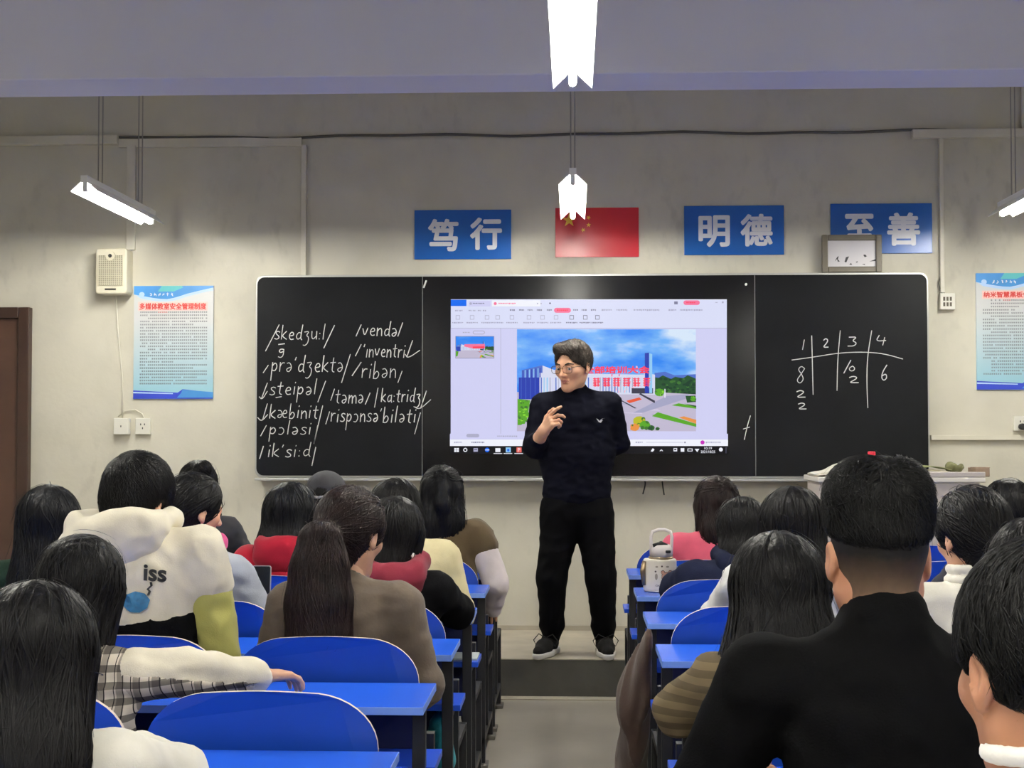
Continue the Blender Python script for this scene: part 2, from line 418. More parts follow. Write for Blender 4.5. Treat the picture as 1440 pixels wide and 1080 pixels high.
line((110,890),(90,955)); word("ik'si:d", 130, 345, 945, 40); line((375,895),(355,990))
obj('chalk_writing', mb, M_chalk, pL)
mb, line, word = chalk_mb(3.483, 1030, 380)
line((388,320),(395,610)); line((528,295),(515,440),(512,590)); line((682,295),(660,430),(658,560),(663,675))
line((290,440),(400,425),(520,405),(640,400),(740,408),(835,435))
line((352,340),(343,390)); word('2', 442, 470, 380, 46); word('3', 562, 610, 372, 48); word('4', 697, 752, 370, 50)
word('8', 308, 352, 560, 88); word('2', 310, 357, 625, 36); word('2', 318, 362, 680, 32)
line((580,440),(545,505)); word('o', 566, 600, 496, 26); word('2', 568, 618, 552, 34); word('6', 725, 757, 538, 78)
obj('chalk_writing', mb, M_chalk, pR)
mb, line, word = chalk_mb(3.483, 1030, 380)
line((88,712),(72,765),(58,830), wd=.005); line((52,778),(85,768), wd=.005)
obj('chalk_writing', mb, M_chalk, pC)
c0 = at(597, 400, BOARD_Y)
tag(obj('chalk_stick', MB().tube([(c0.x-.006, BOARD_Y-.006, c0.z-.022), (c0.x+.012, BOARD_Y-.006, c0.z+.024)], .0055, 8), M_chalk), 'short white chalk stick at the top of the blackboard seam', 'chalk')
b0 = at(1049, 400, BOARD_Y)
obj('magnet_dot', MB().tube([(b0.x, BOARD_Y, b0.z), (b0.x, BOARD_Y-.008, b0.z)], .008, 10), M_chalk, pC)

# ---- the lit display
def emis(name, rgb, k=1.0): return mat('screen_'+name, rgb, rough=.3, emit=SCREEN_W*k)
DY = BOARD_Y-.003
def screen_sky():
    m = bpy.data.materials.new('screen_sky'); m.use_nodes = True
    nt = m.node_tree; b = nt.nodes['Principled BSDF']; b.inputs['Base Color'].default_value = (0,0,0,1); b.inputs['Roughness'].default_value = .3
    tc = nt.nodes.new('ShaderNodeTexCoord'); mp = nt.nodes.new('ShaderNodeMapping'); mp.inputs['Scale'].default_value = (2.6, 1, 6.5); mp.inputs['Location'].default_value = (1.35, 0, .4)
    mp.inputs['Rotation'].default_value = (0, .25, 0)
    n = nt.nodes.new('ShaderNodeTexNoise'); n.inputs['Scale'].default_value = 1.0; n.inputs['Detail'].default_value = 7
    sx = nt.nodes.new('ShaderNodeSeparateXYZ')
    ad = nt.nodes.new('ShaderNodeMath'); ad.operation = 'MULTIPLY_ADD'; ad.inputs[1].default_value = .16
    cr = nt.nodes.new('ShaderNodeValToRGB')
    cr.color_ramp.elements[0].position = .40; cr.color_ramp.elements[0].color = srgb(0, 128, 245)
    cr.color_ramp.elements[1].position = .68; cr.color_ramp.elements[1].color = srgb(215, 232, 252)
    e = cr.color_ramp.elements.new(.54); e.color = srgb(105, 175, 248)
    L = nt.links.new
    L(tc.outputs['Object'], mp.inputs[0]); L(mp.outputs[0], n.inputs['Vector']); L(tc.outputs['Object'], sx.inputs[0])
    L(sx.outputs[0], ad.inputs[0]); L(n.outputs['Fac'], ad.inputs[2]); L(ad.outputs[0], cr.inputs[0]); L(cr.outputs[0], b.inputs['Emission Color'])
    b.inputs['Emission Strength'].default_value = SCREEN_W
    return m
SM = [emis('window', (212, 212, 248)), emis('ribbon', (222, 226, 252)), emis('white', (244, 246, 255)), emis('blue', (20, 110, 245)),
      emis('pink', (250, 120, 160)), emis('redtext', (255, 66, 92)), emis('grey', (132, 132, 160)), emis('palegrey', (176, 176, 204)),
      emis('black', (22, 22, 30), .5), screen_sky(), emis('navy', (38, 62, 180)), emis('slate', (80, 112, 205)), emis('facade', (218, 222, 244)),
      emis('paving', (196, 188, 212)), emis('leaf', (92, 170, 42)), emis('tree', (38, 84, 46)), emis('dark', (60, 60, 78)),
      emis('orange', (236, 150, 70)), emis('redcarpet', (236, 92, 60)), emis('purple', (200, 50, 190)), emis('ice', (150, 205, 245)), emis('yellowleaf', (190, 190, 40)),
      emis('salmon', (240, 110, 100)), emis('road', (168, 168, 200)), emis('text', (90, 90, 120)), emis('pine', (26, 62, 44)), emis('moss', (66, 120, 52)), emis('lime', (140, 214, 60)), emis('blush', (246, 190, 206)), emis('lilac', (210, 202, 226))]
SN = {n: i for i, n in enumerate('window ribbon white blue pink redtext grey palegrey black sky navy slate facade paving leaf tree dark orange redcarpet purple ice yellowleaf salmon road text pine moss lime blush lilac'.split())}
class Scr:
    def __init__(s): s.mb = MB(); s.k = 0
    def poly(s, pts, m):
        s.k += 1; y = DY-.00012*s.k
        q = [at(px, py, BOARD_Y) for px, py in pts]
        ar = sum(q[i].x*q[(i+1)%len(q)].z-q[(i+1)%len(q)].x*q[i].z for i in range(len(q)))
        if ar < 0: q = q[::-1]
        s.mb.flat([(p.x, y, p.z) for p in q], SN[m])
    def rect(s, x0, y0, x1, y1, m): s.poly([(x0,y0),(x1,y0),(x1,y1),(x0,y1)], m)
    def pill(s, x0, y0, x1, y1, m):
        r = (y1-y0)/2; n = 6
        s.poly([(x1-r+r*math.sin(a), y0+r-r*math.cos(a)) for a in [math.pi*i/n for i in range(n+1)]] + [(x0+r-r*math.sin(a), y0+r+r*math.cos(a)) for a in [math.pi*i/n for i in range(n+1)]], m)
    def disc(s, cx, cy, r, m, n=10, ry=None): s.poly([(cx+r*math.cos(2*math.pi*i/n), cy+(ry or r)*math.sin(2*math.pi*i/n)) for i in range(n)], m)
    def dashes(s, x0, y, x1, h, m, rng, wmin=1.2, wmax=3, gap=.7):
        x = x0; s.k += 1; yy = DY-.00012*s.k
        while x < x1:
            wd = min(rng.uniform(wmin, wmax), x1-x); a, b = at(x, y, BOARD_Y), at(x+wd, y+h*rng.uniform(.7, 1), BOARD_Y)
            s.mb.flat([(a.x, yy, b.z), (b.x, yy, b.z), (b.x, yy, a.z), (a.x, yy, a.z)], SN[m]); x += wd+gap
    def text(s, t, x0, y0, x1, y1, m, bold=0):
        s.k += 1; a, b = at(x0, y1, BOARD_Y), at(x1, y0, BOARD_Y); letter(s.mb, t, a.x, a.z, b.x, b.z, DY-.00012*s.k, SN[m], bold)
S = Scr(); rg = random.Random(7)
S.rect(634, 421, 1022, 638, 'black')
S.rect(634, 421, 1022, 626, 'window'); S.rect(634, 421, 1022, 431, 'ribbon'); S.rect(634, 431, 1022, 462, 'ribbon'); S.rect(634, 421.3, 1022, 422, 'white')
S.rect(634, 421.5, 656, 430.5, 'blue'); S.rect(659, 423, 690, 431, 'window'); S.rect(692, 422.5, 760, 431, 'white')
S.disc(696.5, 427, 2.2, 'pink'); S.dashes(701, 426, 725, 1.8, 'pink', rg); S.dashes(665, 426, 681, 1.6, 'grey', rg); S.disc(662, 427, 1.8, 'palegrey')
S.disc(773.5, 426.5, 1.2, 'text'); S.disc(756, 427, 1, 'palegrey'); S.disc(761, 427, 1, 'palegrey')
S.rect(948, 424, 953, 428, 'grey'); S.pill(961, 422.5, 984, 429, 'pink'); S.dashes(965, 425, 978, 1.6, 'redtext', rg); S.rect(1006, 425, 1009, 426, 'palegrey'); S.rect(1015, 424, 1017.5, 426.5, 'palegrey')
for x in (640, 646, 659, 665, 672, 679): S.dashes(x, 436, x+4.5, 2, 'palegrey', rg)
for x in (717, 730, 742, 755, 769, 806, 818, 831): S.dashes(x, 435, x+7, 2.4, 'grey', rg)
for x0, x1 in ((846, 860), (867, 882), (891, 927), (940, 951), (956, 988)): S.dashes(x0, 435, x1, 2.4, 'palegrey', rg)
S.pill(779, 433, 803, 440, 'pink'); S.dashes(783, 435.5, 799, 2.2, 'redtext', rg)
for x in (644, 664, 685, 700, 720, 744, 763, 782, 804, 823, 840):
    m = 'text' if x > 790 else 'palegrey'
    S.rect(x-3, 443.5, x+3, 449.5, m); S.rect(x-2.3, 444.3, x+2.3, 448.8, 'ribbon'); S.dashes(x-8, 453, x+8, 2, 'grey' if x > 790 else 'palegrey', rg)
S.rect(634, 461.4, 1022, 462, 'palegrey')
S.rect(634, 462, 703, 618, 'window'); S.pill(665, 465, 682, 470.5, 'palegrey'); S.pill(666, 466, 681, 469.5, 'window'); S.dashes(651, 467, 661, 1.8, 'palegrey', rg)
S.rect(704, 462, 704.6, 618, 'palegrey')
def C(x, y): return (x/4.645+720, y/4.645+460)
def slide(T, text=True):
    """the campus picture of the slide; T maps its own coordinates to the photograph"""
    P = lambda *pts, m: S.poly([T(*p) for p in pts], m)
    P((33,15),(1200,15),(1200,680),(33,680), m='sky')
    P((930,300),(1000,292),(1060,315),(1200,308),(1200,350),(930,350), m='slate')
    tr = [(930,450),(930,345)]+[(930+27*i, 328+9*math.sin(i*2.1)+5*math.sin(i*5.3)) for i in range(11)]+[(1200,450)]
    P(*tr, m='tree')
    kk = random.Random(5)
    for i in range(70 if text else 8):
        x_, y_ = kk.uniform(938, 1192), kk.uniform(338, 440); cx, cy = T(x_, y_); r = (T(kk.uniform(7, 15), 0)[0]-T(0, 0)[0])
        S.disc(cx, cy, r, kk.choice(['tree', 'pine', 'pine', 'moss']), 7, r*.7)
    P((33,425),(180,425),(930,425),(1200,440),(1200,680),(33,680), m='paving')
    P((65,282),(200,250),(205,335),(65,335), m='slate'); P((45,330),(182,330),(182,472),(45,472), m='navy')
    P((180,300),(880,312),(880,440),(180,440), m='facade'); P((200,252),(300,290),(300,330),(200,330), m='facade')
    for i in range(36):
        x = 188+19.2*i
        P((x,330),(x+kk.uniform(4, 9),330),(x+kk.uniform(4, 8),428),(x,428), m=kk.choice(['slate', 'ice', 'palegrey', 'window']))
    for i in range(24):
        x = kk.uniform(500, 905); y = kk.uniform(255, 425); P((x, y), (x+kk.uniform(5, 14), y), (x+kk.uniform(5, 14), y+kk.uniform(6, 20)), (x, y+kk.uniform(6, 20)), m=kk.choice(['pink', 'blush', 'blush']))
    for i in range(9): P((70+14*i, 285-2*i), (76+14*i, 283-2*i), (76+14*i, 330), (70+14*i, 330), m='ice' if i % 2 else 'navy')
    for i in range(4): P((60+30*i, 335), (63+30*i, 335), (63+30*i, 470), (60+30*i, 470), m='slate')
    for i in range(16):
        x = kk.uniform(120, 1150); y = kk.uniform(470, 665); P((x, y), (x+kk.uniform(50, 160), y+kk.uniform(-6, 10)), (x+kk.uniform(50, 140), y+kk.uniform(6, 14)), (x, y+5), m=kk.choice(['road', 'paving', 'lilac']))
    P((860,300),(932,312),(932,442),(860,440), m='facade'); P((780,400),(920,400),(920,435),(780,435), m='dark')
    P((866,172),(893,168),(893,432),(866,432), m='navy'); P((895,172),(914,178),(914,432),(895,432), m='ice')
    P((38,470),(120,478),(98,610),(60,640),(38,640), m='leaf')
    for i in range(40 if text else 6):
        cx, cy = T(kk.uniform(46, 108), kk.uniform(482, 630)); r = (T(kk.uniform(5, 13), 0)[0]-T(0, 0)[0]); S.disc(cx, cy, r, kk.choice(['leaf', 'lime', 'moss', 'lime']), 7, r*.7)
    P((1010,450),(1155,438),(1130,470),(850,560),(790,560), m='road')
    P((745,482),(830,460),(846,474),(765,498), m='redcarpet'); P((826,438),(840,434),(932,482),(930,498), m='dark'); P((705,480),(715,478),(812,530),(800,532), m='dark')
    P((1040,512),(1085,498),(1200,518),(1200,534), m='leaf'); P((1120,500),(1200,514),(1200,524), m='tree')
    P((912,582),(950,556),(1200,632),(1200,652), m='leaf'); P((1085,590),(1120,583),(1200,606),(1200,632), m='orange')
    P((1130,450),(1195,448),(1198,490),(1140,494), m='tree')
    for cx, cy, r, m in ((830, 615, 42, 'yellowleaf'), (866, 640, 36, 'leaf'), (800, 655, 30, 'orange'), (908, 658, 22, 'tree'), (948, 664, 14, 'tree'), (960, 428, 32, 'leaf'), (1180, 470, 20, 'leaf')):
        x, y = T(cx, cy); k = T(r, 0)[0]-T(0, 0)[0]; S.disc(x, y, k, m, 9, k*.8)
        for j in range(7 if text else 0):
            a_ = kk.uniform(0, 6.28); S.disc(x+k*.75*math.cos(a_), y+k*.6*math.sin(a_), k*kk.uniform(.2, .4), kk.choice(['moss', m, 'lime' if m in ('leaf', 'yellowleaf') else m]), 7)
    P((993,405),(999,405),(999,462),(993,462), m='white')
    if text:
        a, b = T(500, 256), T(905, 306); S.text('全部培训大会', a[0]-(b[0]-a[0])*.09, a[1], b[0]-2, b[1], 'redtext', .045)
        k = random.Random(3)
        for i in range(6):
            x = 528+65*i
            for j in range(5):
                yy = 336+11*j; P((x, yy), (x+46+k.uniform(-8, 8), yy+k.uniform(-3, 3)), (x+46, yy+6), (x, yy+6), m='redtext')
            for j in range(2):
                xx = x+8+22*j; P((xx, 332), (xx+8, 332), (xx+8+k.uniform(-6, 6), 390), (xx, 390), m='redtext')
    else:
        P((300,260),(930,250),(930,390),(560,390),(300,330), m='pink'); P((560,330),(920,320),(920,390),(560,390), m='redtext')
slide(C)
S.rect(641.4, 473.4, 695.6, 504.6, 'grey')
slide(lambda x, y: (642+(x-33)/1167*53, 474+(y-15)/665*30), text=False)
S.rect(634, 610, 1022, 618, 'window'); S.rect(634, 618, 1022, 627, 'white'); S.dashes(700, 612.5, 728, 2, 'palegrey', rg); S.pill(657, 610, 675, 615, 'palegrey')
S.dashes(640, 621, 651, 2, 'palegrey', rg); S.dashes(664, 621, 682, 2, 'grey', rg); S.disc(986.5, 622, 3, 'purple'); S.dashes(991, 621, 1012, 2.2, 'palegrey', rg); S.dashes(893, 621, 903, 2, 'palegrey', rg); S.disc(962, 622, 1.2, 'grey'); S.rect(908, 621.6, 960, 622.2, 'palegrey')
S.rect(634, 627, 1022, 638, 'black')
for i, x in enumerate((641.5, 645)):
    for y in (630, 633): S.rect(x-1.4+.0, y-.2, x+1.6, y+2.4, 'white')
S.disc(655.5, 632.5, 2.9, 'white', 12); S.disc(655.5, 632.5, 1.7, 'black', 12)
S.rect(667, 630, 673, 635, 'palegrey'); S.rect(668, 631.5, 672, 632.5, 'black')
S.disc(686, 632.5, 3.2, 'blue'); S.rect(683.5, 632, 689, 633, 'white')
S.rect(697.5, 630, 704.5, 635.5, 'white'); S.rect(712, 629, 719, 636, 'ice'); S.rect(714, 631, 717, 634.5, 'blue')
S.rect(727, 629, 734, 636, 'salmon'); S.text('P', 729, 630, 732, 635, 'white')
for x in (695, 709, 724): S.rect(x, 637, x+12, 638, 'white')
S.poly([(914, 634.5), (917, 630), (919.5, 632), (917, 635)], 'white'); S.poly([(926.5, 634), (929, 631.5), (931.5, 634), (930.5, 634.4), (929, 633), (927.5, 634.4)], 'white')
S.rect(946, 630, 951, 634.5, 'white'); S.rect(947, 631, 950, 633, 'black'); S.rect(956, 630, 961, 635, 'white'); S.rect(965.5, 630.5, 972.5, 634.5, 'white'); S.rect(966.5, 631.3, 971.5, 633.7, 'black')
S.poly([(975.5, 631), (982, 631), (979, 635.5)], 'white'); S.text('10:19', 989, 628.5, 999.5, 631.8, 'white', .01); S.text('2021/10/25', 984, 633.3, 1004, 636.8, 'white', .01)
S.disc(1012, 632, 2.8, 'white'); S.rect(1019, 629, 1019.4, 637, 'grey')
dp = obj('display', S.mb, SM, board)

# loose wires under the blackboard
M_wire = mat('black_wire', (22, 22, 24), .5)
def wire(name, pts, r, label, Y=BOARD_Y+.04):
    q = smooth_line([tuple(at(px, py, Y)) [0::2] for px, py in pts])
    return tag(obj(name, MB().tube([(a, Y, b) for a, b in q], r, 6), M_wire, smooth=True), label, 'cable')
wire('cable', [(700, 671), (712, 676), (722, 677), (734, 672)], .004, 'black cable loop drooping under the blackboard left of the teacher')
wire('cable', [(906, 674), (908, 680), (904, 695)], .005, 'black cable end hanging under the board, left one of two')
wire('cable', [(931, 674), (932, 684), (934, 696)], .005, 'black cable end hanging under the board, right one of two')
wire('cable', [(862, 676), (878, 673), (905, 675), (925, 674)], .004, 'thin black cable lying along the lower board edge')

# ================================================================ wall signs, flag, posters
M_sign = mat('sign_blue', (6, 92, 178), .3, noise=(3, .08))
M_white = mat('sign_white', (226, 228, 232), .5)
def rect_px(x0, y0, x1, y1, Y):
    a, b = at(x0, y1, Y), at(x1, y0, Y); return a.x, a.z, b.x, b.z
def sign(box, chars, cboxes, label):
    x0, z0, x1, z1 = rect_px(*box, WALL_Y)
    t = thing('wall_sign', ((x0+x1)/2, WALL_Y, z0), label, 'sign', 'blue motto signs above the blackboard')
    obj('board', MB().box((x0, WALL_Y-.012, z0), (x1, WALL_Y, z1)), M_sign, t, bevel=.002)
    m = MB()
    for c, cb in zip(chars, cboxes):
        a = rect_px(*cb, WALL_Y); letter(m, c, *a, WALL_Y-.0135, 0, .032)
    obj('lettering', m, M_white, t)
sign((583, 295, 719, 365), '笃行', [(602, 308, 645, 354), (661, 306, 706, 352)], 'blue sign with white characters left of the red flag')
sign((962, 289, 1102, 359), '明德', [(982, 303, 1026, 348), (1041, 301, 1086, 347)], 'blue sign with white characters just right of the red flag')
sign((1168, 286, 1310, 357), '至善', [(1187, 301, 1229, 350), (1247, 299, 1293, 346)], 'blue sign partly behind the picture frame, right of the other signs')
x0, z0, x1, z1 = rect_px(781, 292, 898, 362, WALL_Y)
fl = thing('wall_flag', ((x0+x1)/2, WALL_Y, z0), 'red flag with yellow stars on the wall behind the far lamp', 'flag')
obj('flag_sheet', MB().box((x0, WALL_Y-.008, z0), (x1, WALL_Y, z1)), mat('flag_red', (196, 26, 44), .3, noise=(2, .1)), fl)
def star(mb, cx, cz, r, a0, y):
    mb.flat([(cx+(r if i % 2 == 0 else r*.4)*math.cos(a0+math.pi*i/5), y, cz+(r if i % 2 == 0 else r*.4)*math.sin(a0+math.pi*i/5)) for i in range(10)])
st = MB(); W_, H_ = x1-x0, z1-z0
star(st, x0+W_/6, z1-H_/4, H_*.15, math.pi/2, WALL_Y-.0095)
for gx, gy in ((10, 2), (12, 4), (12, 7), (10, 9)): star(st, x0+W_*gx/30, z1-H_*gy/20, H_*.05, math.atan2((5-gy)*-1.0, (5-gx))*-1+math.pi, WALL_Y-.0095)
obj('stars', st, mat('flag_yellow', (236, 190, 60), .4), fl)

def poster_mat(x0, z0, x1, z1):
    m = bpy.data.materials.new('poster_paper'); m.use_nodes = True
    nt = m.node_tree; b = nt.nodes['Principled BSDF']; b.inputs['Roughness'].default_value = .3
    tc = nt.nodes.new('ShaderNodeTexCoord'); sx = nt.nodes.new('ShaderNodeSeparateXYZ'); mr = nt.nodes.new('ShaderNodeMapRange')
    mr.inputs[1].default_value = 0; mr.inputs[2].default_value = z1-z0
    cr = nt.nodes.new('ShaderNodeValToRGB'); cr.color_ramp.elements[0].color = srgb(140, 192, 208); cr.color_ramp.elements[1].color = srgb(204, 206, 206)
    cr.color_ramp.elements[1].position = .7
    L = nt.links.new; L(tc.outputs['Object'], sx.inputs[0]); L(sx.outputs[2], mr.inputs[0]); L(mr.outputs[0], cr.inputs[0]); L(cr.outputs[0], b.inputs['Base Color'])
    return m
M_pb = mat('poster_blue', (70, 140, 205), .35, noise=(3, .2)); M_pn = mat('poster_navy', (52, 72, 190), .35); M_pr = mat('poster_red', (206, 66, 60), .4)
M_pt = mat('poster_text', (118, 120, 126), .5); M_pk = mat('poster_pink', (238, 196, 190), .4); M_pl = mat('poster_light', (180, 208, 240), .35); M_ptd = mat('poster_teal', (96, 186, 190), .35)
def poster(box, title, tbox, label, seed):
    x0, z0, x1, z1 = rect_px(*box, WALL_Y); Wd, Hd = x1-x0, z1-z0
    t = thing('wall_poster', ((x0+x1)/2, WALL_Y, z0), label, 'poster', 'blue and white regulation posters')
    obj('sheet', MB().box((x0, WALL_Y-.012, z0), (x1, WALL_Y, z1)), poster_mat(x0, z0, x1, z1), t, bevel=.001)
    Y = WALL_Y-.0128
    m = MB(); U = lambda u, v: (x0+Wd*u, z0+Hd*v)
    def pol(us, mi, k): m.flat([(U(*p)[0], Y-.0003*k, U(*p)[1]) for p in us], mi)
    wave = [(i/12, .90+.012*math.cos(i/12*6)-.022*math.sin(math.pi*min(1, i/8))+(.06*(max(0, i-5)/7))) for i in range(13)]
    pol([(0, 1), (0, .93)]+[(a, b-.012) for a, b in wave[1:]]+[(1, 1)], 2, 0); pol([(0, 1)]+[(a, b+.012) for a, b in wave]+[(1, 1)], 0, 1)
    pol([(.35, 1), (.3, .95), (.5, .95), (.62, .985), (.6, 1)], 3, 2)
    hb = m; m = MB()
    pol([(0, 0), (1, 0), (1, .055), (.62, .085), (.56, .055), (0, .075)], 1, 0); pol([(.55, .01), (1, .012), (1, .06), (.62, .08), (.6, .05)], 0, 1)
    pol([(0, .062), (.5, .05), (.5, .042), (0, .05)], 2, 2)
    obj('footer_band', m, [M_pb, M_pn, M_pl, M_ptd, M_white], t); m = hb
    # crest and the white brush-lettered name in the wave
    pol([(.10+.035*math.cos(2*math.pi*i/10), .925+.022*math.sin(2*math.pi*i/10)) for i in range(10)], 2, 3)
    k = random.Random(seed)
    for i in range(6):
        u = .2+.052*i
        for j in range(4):
            a, b = k.uniform(0, .03), k.uniform(-.014, .014); m.ribbon([U(u+a, .925+b), U(u+k.uniform(0, .035), .925+k.uniform(-.016, .016))], .0035, Y-.001, 4)
    obj('header_band', m, [M_pb, M_pn, M_pl, M_ptd, M_white], t)
    a = rect_px(*tbox, WALL_Y); Yt = Y-.0014; h = MB().flat([(a[0]-.008, Yt, a[1]-.006), (a[2]+.008, Yt, a[1]-.006), (a[2]+.008, Yt, a[3]+.006), (a[0]-.008, Yt, a[3]+.006)], 1)
    letter(h, title, *a, Yt-.0006, 0, .035); obj('title', h, [M_pr, M_pk], t)
    tx = MB(); n = 24
    for i in range(n):
        v = .76-.66*i/n; u = .08 if k.random() > .25 else .18; e = .93 if k.random() > .22 else k.uniform(.4, .8)
        while u < e:
            wd = .019
            if k.random() > .06:
                xx, zz = U(u, v); hh = Hd*.0125
                for q in range(3):
                    z_ = zz+hh*(.1+.36*q); tx.flat([(xx+k.uniform(0, .002), Y, z_), (xx+Wd*wd-k.uniform(0, .002), Y, z_), (xx+Wd*wd, Y, z_+hh*.24), (xx, Y, z_+hh*.24)], 1 if (i == 0 and .3 < u < .42) else 0)
                xm = xx+Wd*wd*k.uniform(.2, .6); tx.flat([(xm, Y-.0001, zz), (xm+.0014, Y-.0001, zz), (xm+.0014, Y-.0001, zz+hh), (xm, Y-.0001, zz+hh)], 0)
            u += wd+.006
    obj('printed_text', tx, [M_pt, M_pr], t)
poster((188, 402, 301, 561), '多媒体教室安全管理制度', (197, 426, 291, 436), 'blue and white notice poster under the wall speaker, left of the blackboard', 1)
poster((1373, 384, 1486, 548), '纳米智慧黑板使用说明', (1382, 410, 1474, 419), 'blue and white notice poster at the right edge of the photo', 2)

# framed picture standing on the board's top edge
x0, z0, x1, z1 = rect_px(1157, 329, 1241, 384, BOARD_Y)
z0 = bz1+.016
pf = thing('picture_frame', ((x0+x1)/2, BOARD_Y+.03, z0), 'framed black and white picture standing on top of the blackboard', 'picture')
fw = .036; fm = MB()
fm.box((x0, BOARD_Y+.015, z0), (x0+fw, BOARD_Y+.045, z1)).box((x1-fw, BOARD_Y+.015, z0), (x1, BOARD_Y+.045, z1)).box((x0+fw, BOARD_Y+.015, z0), (x1-fw, BOARD_Y+.045, z0+fw)).box((x0+fw, BOARD_Y+.015, z1-fw), (x1-fw, BOARD_Y+.045, z1))
obj('frame', fm, mat('frame_grey_wood', (112, 106, 92), .45, noise=(8, .15)), pf, bevel=.006)
pc = MB().flat([(x0+fw, BOARD_Y+.03, z0+fw), (x1-fw, BOARD_Y+.03, z0+fw), (x1-fw, BOARD_Y+.03, z1-fw), (x0+fw, BOARD_Y+.03, z1-fw)], 0)
PU = lambda px, py: (at(px, py, BOARD_Y+.03).x, BOARD_Y+.0295, at(px, py, BOARD_Y+.03).z)
def pp(pts, mi, dy=0):
    q = [Vector(PU(x/7.579+1140, y/7.579+280)) for x, y in pts]; pc.flat([(p.x, p.y-dy, p.z) for p in q][::-1], mi)
pp([(200,720),(720,715),(720,755),(200,755)], 1)
for pts in ([(255,665),(280,620),(300,605),(290,640),(310,665),(290,668),(280,640)], [(360,670),(375,620),(410,610),(395,640),(380,675)], [(410,700),(430,680),(442,700)], [(560,595),(580,590),(600,610),(575,620)], [(545,695),(575,690),(580,702)], [(625,665),(690,640),(715,635),(716,730),(695,720),(695,660)], [(480,670),(500,660),(495,680)]): pp(pts, 2, .0004)
obj('picture', pc, [mat('photo_pale', (205, 203, 206), .25), mat('photo_grey', (150, 150, 156), .3), mat('photo_dark', (52, 52, 56), .3)], pf)

# wall loudspeaker
x0, z0, x1, z1 = rect_px(140, 351, 184, 415, WALL_Y-.05)
sp = thing('wall_speaker', ((x0+x1)/2, WALL_Y, z0), 'beige box loudspeaker on the wall above the left poster', 'speaker')
M_spk = mat('speaker_cream', (206, 200, 178), .45, noise=(6, .05)); M_grille = mat('speaker_grille', (140, 136, 118), .6)
obj('cabinet', MB().prism(rpoly(x0, z0, x1, z1, .02), WALL_Y-.13, WALL_Y), M_spk, sp, bevel=.008)
g = MB(); gx0, gx1, gz0, gz1 = x0+.02, x1-.025, z0+.055, z1-.045
g.box((gx0, WALL_Y-.134, gz0), (gx1, WALL_Y-.128, gz1), 0)
for i in range(13):
    xx = gx0+(gx1-gx0)*i/12; g.box((xx-.0015, WALL_Y-.138, gz0), (xx+.0015, WALL_Y-.134, gz1), 1)
for i in range(17):
    zz = gz0+(gz1-gz0)*i/16; g.box((gx0, WALL_Y-.138, zz-.0015), (gx1, WALL_Y-.134, zz+.0015), 1)
obj('grille', g, [M_grille, M_spk], sp)
cx = (x0+x1)/2-.003; cz = z1-.05
obj('badge', MB().tube([(cx, WALL_Y-.13, cz), (cx, WALL_Y-.144, cz)], .03, 20, 0).tube([(cx, WALL_Y-.144, cz), (cx, WALL_Y-.147, cz)], .012, 12, 1), [M_spk, M_wire], sp)
obj('slot', MB().box((cx-.035, WALL_Y-.134, z0+.024), (cx+.035, WALL_Y-.128, z0+.034)), M_wire, sp)
# sockets, cable, little box
M_sock = mat('socket_white', (216, 214, 202), .4)
def socket(box, label, holes=True, Yd=.03):
    x0, z0, x1, z1 = rect_px(*box, WALL_Y)
    t = thing('wall_socket', ((x0+x1)/2, WALL_Y, z0), label, 'socket')
    obj('plate', MB().box((x0, WALL_Y-Yd, z0), (x1, WALL_Y, z1)), M_sock, t, bevel=.004)
    h = MB(); cx, cz = (x0+x1)/2, (z0+z1)/2
    for s in ((-.012, .012), (.012, .012), (0, -.012)) if holes else ((0, 0),):
        h.box((cx+s[0]-.003, WALL_Y-Yd-.001, cz+s[1]-.006), (cx+s[0]+.003, WALL_Y-Yd+.002, cz+s[1]+.006))
    obj('holes', h, M_wire, t)
    return t
socket((163, 588, 184, 611), 'deeper white wall box under the speaker cable, left one of the pair', False, .05)
socket((192, 588, 213, 611), 'white wall socket below the left poster, right one of the pair')
t = socket((1424, 585, 1447, 606), 'white wall socket with a black plug at the right edge', True)
p = at(1434, 600, WALL_Y); obj('plug', MB().tube([(p.x, WALL_Y-.03, p.z), (p.x, WALL_Y-.075, p.z)], .02, 12), M_wire, t, bevel=.004)
a = at(163, 416, WALL_Y-.02); b = at(172, 588, WALL_Y-.02)
tag(obj('speaker_cable', MB().tube([(a.x, WALL_Y-.02, a.z), (a.x+.01, WALL_Y-.012, a.z-.2), (b.x-.005, WALL_Y-.012, b.z+.25), (b.x, WALL_Y-.02, b.z)], .0045, 6), M_trunk, smooth=True), 'thin pale cable running from the speaker down to the wall box', 'cable')
p0 = [at(x, y, WALL_Y-.012) for x, y in ((166, 586), (176, 578), (190, 576), (200, 582), (203, 589))]
tag(obj('socket_cable', MB().tube([tuple(q) for q in p0], .004, 6), M_trunk, smooth=True), 'short pale cable arching between the two left wall boxes', 'cable')
x0, z0, x1, z1 = rect_px(1320, 413, 1341, 436, WALL_Y)
t = thing('junction_box', ((x0+x1)/2, WALL_Y, z0), 'small open junction box with wires right of the blackboard', 'junction box')
obj('box', MB().box((x0, WALL_Y-.04, z0), (x1, WALL_Y, z1)), M_sock, t, bevel=.004)
k = MB()
for i in range(3):
    for j in range(2): k.box((x0+.018+.02*i, WALL_Y-.043, z0+.02+.034*j), (x0+.03+.02*i, WALL_Y-.039, z0+.044+.034*j))
obj('terminals', k, mat('terminal_dark', (74, 66, 48), .5), t)
q = [at(x, y, WALL_Y-.02) for x, y in ((1324, 385), (1320, 398), (1322, 408), (1326, 414))]; q2 = [at(x, y, WALL_Y-.02) for x, y in ((1324, 385), (1327, 400), (1325, 408), (1330, 415))]
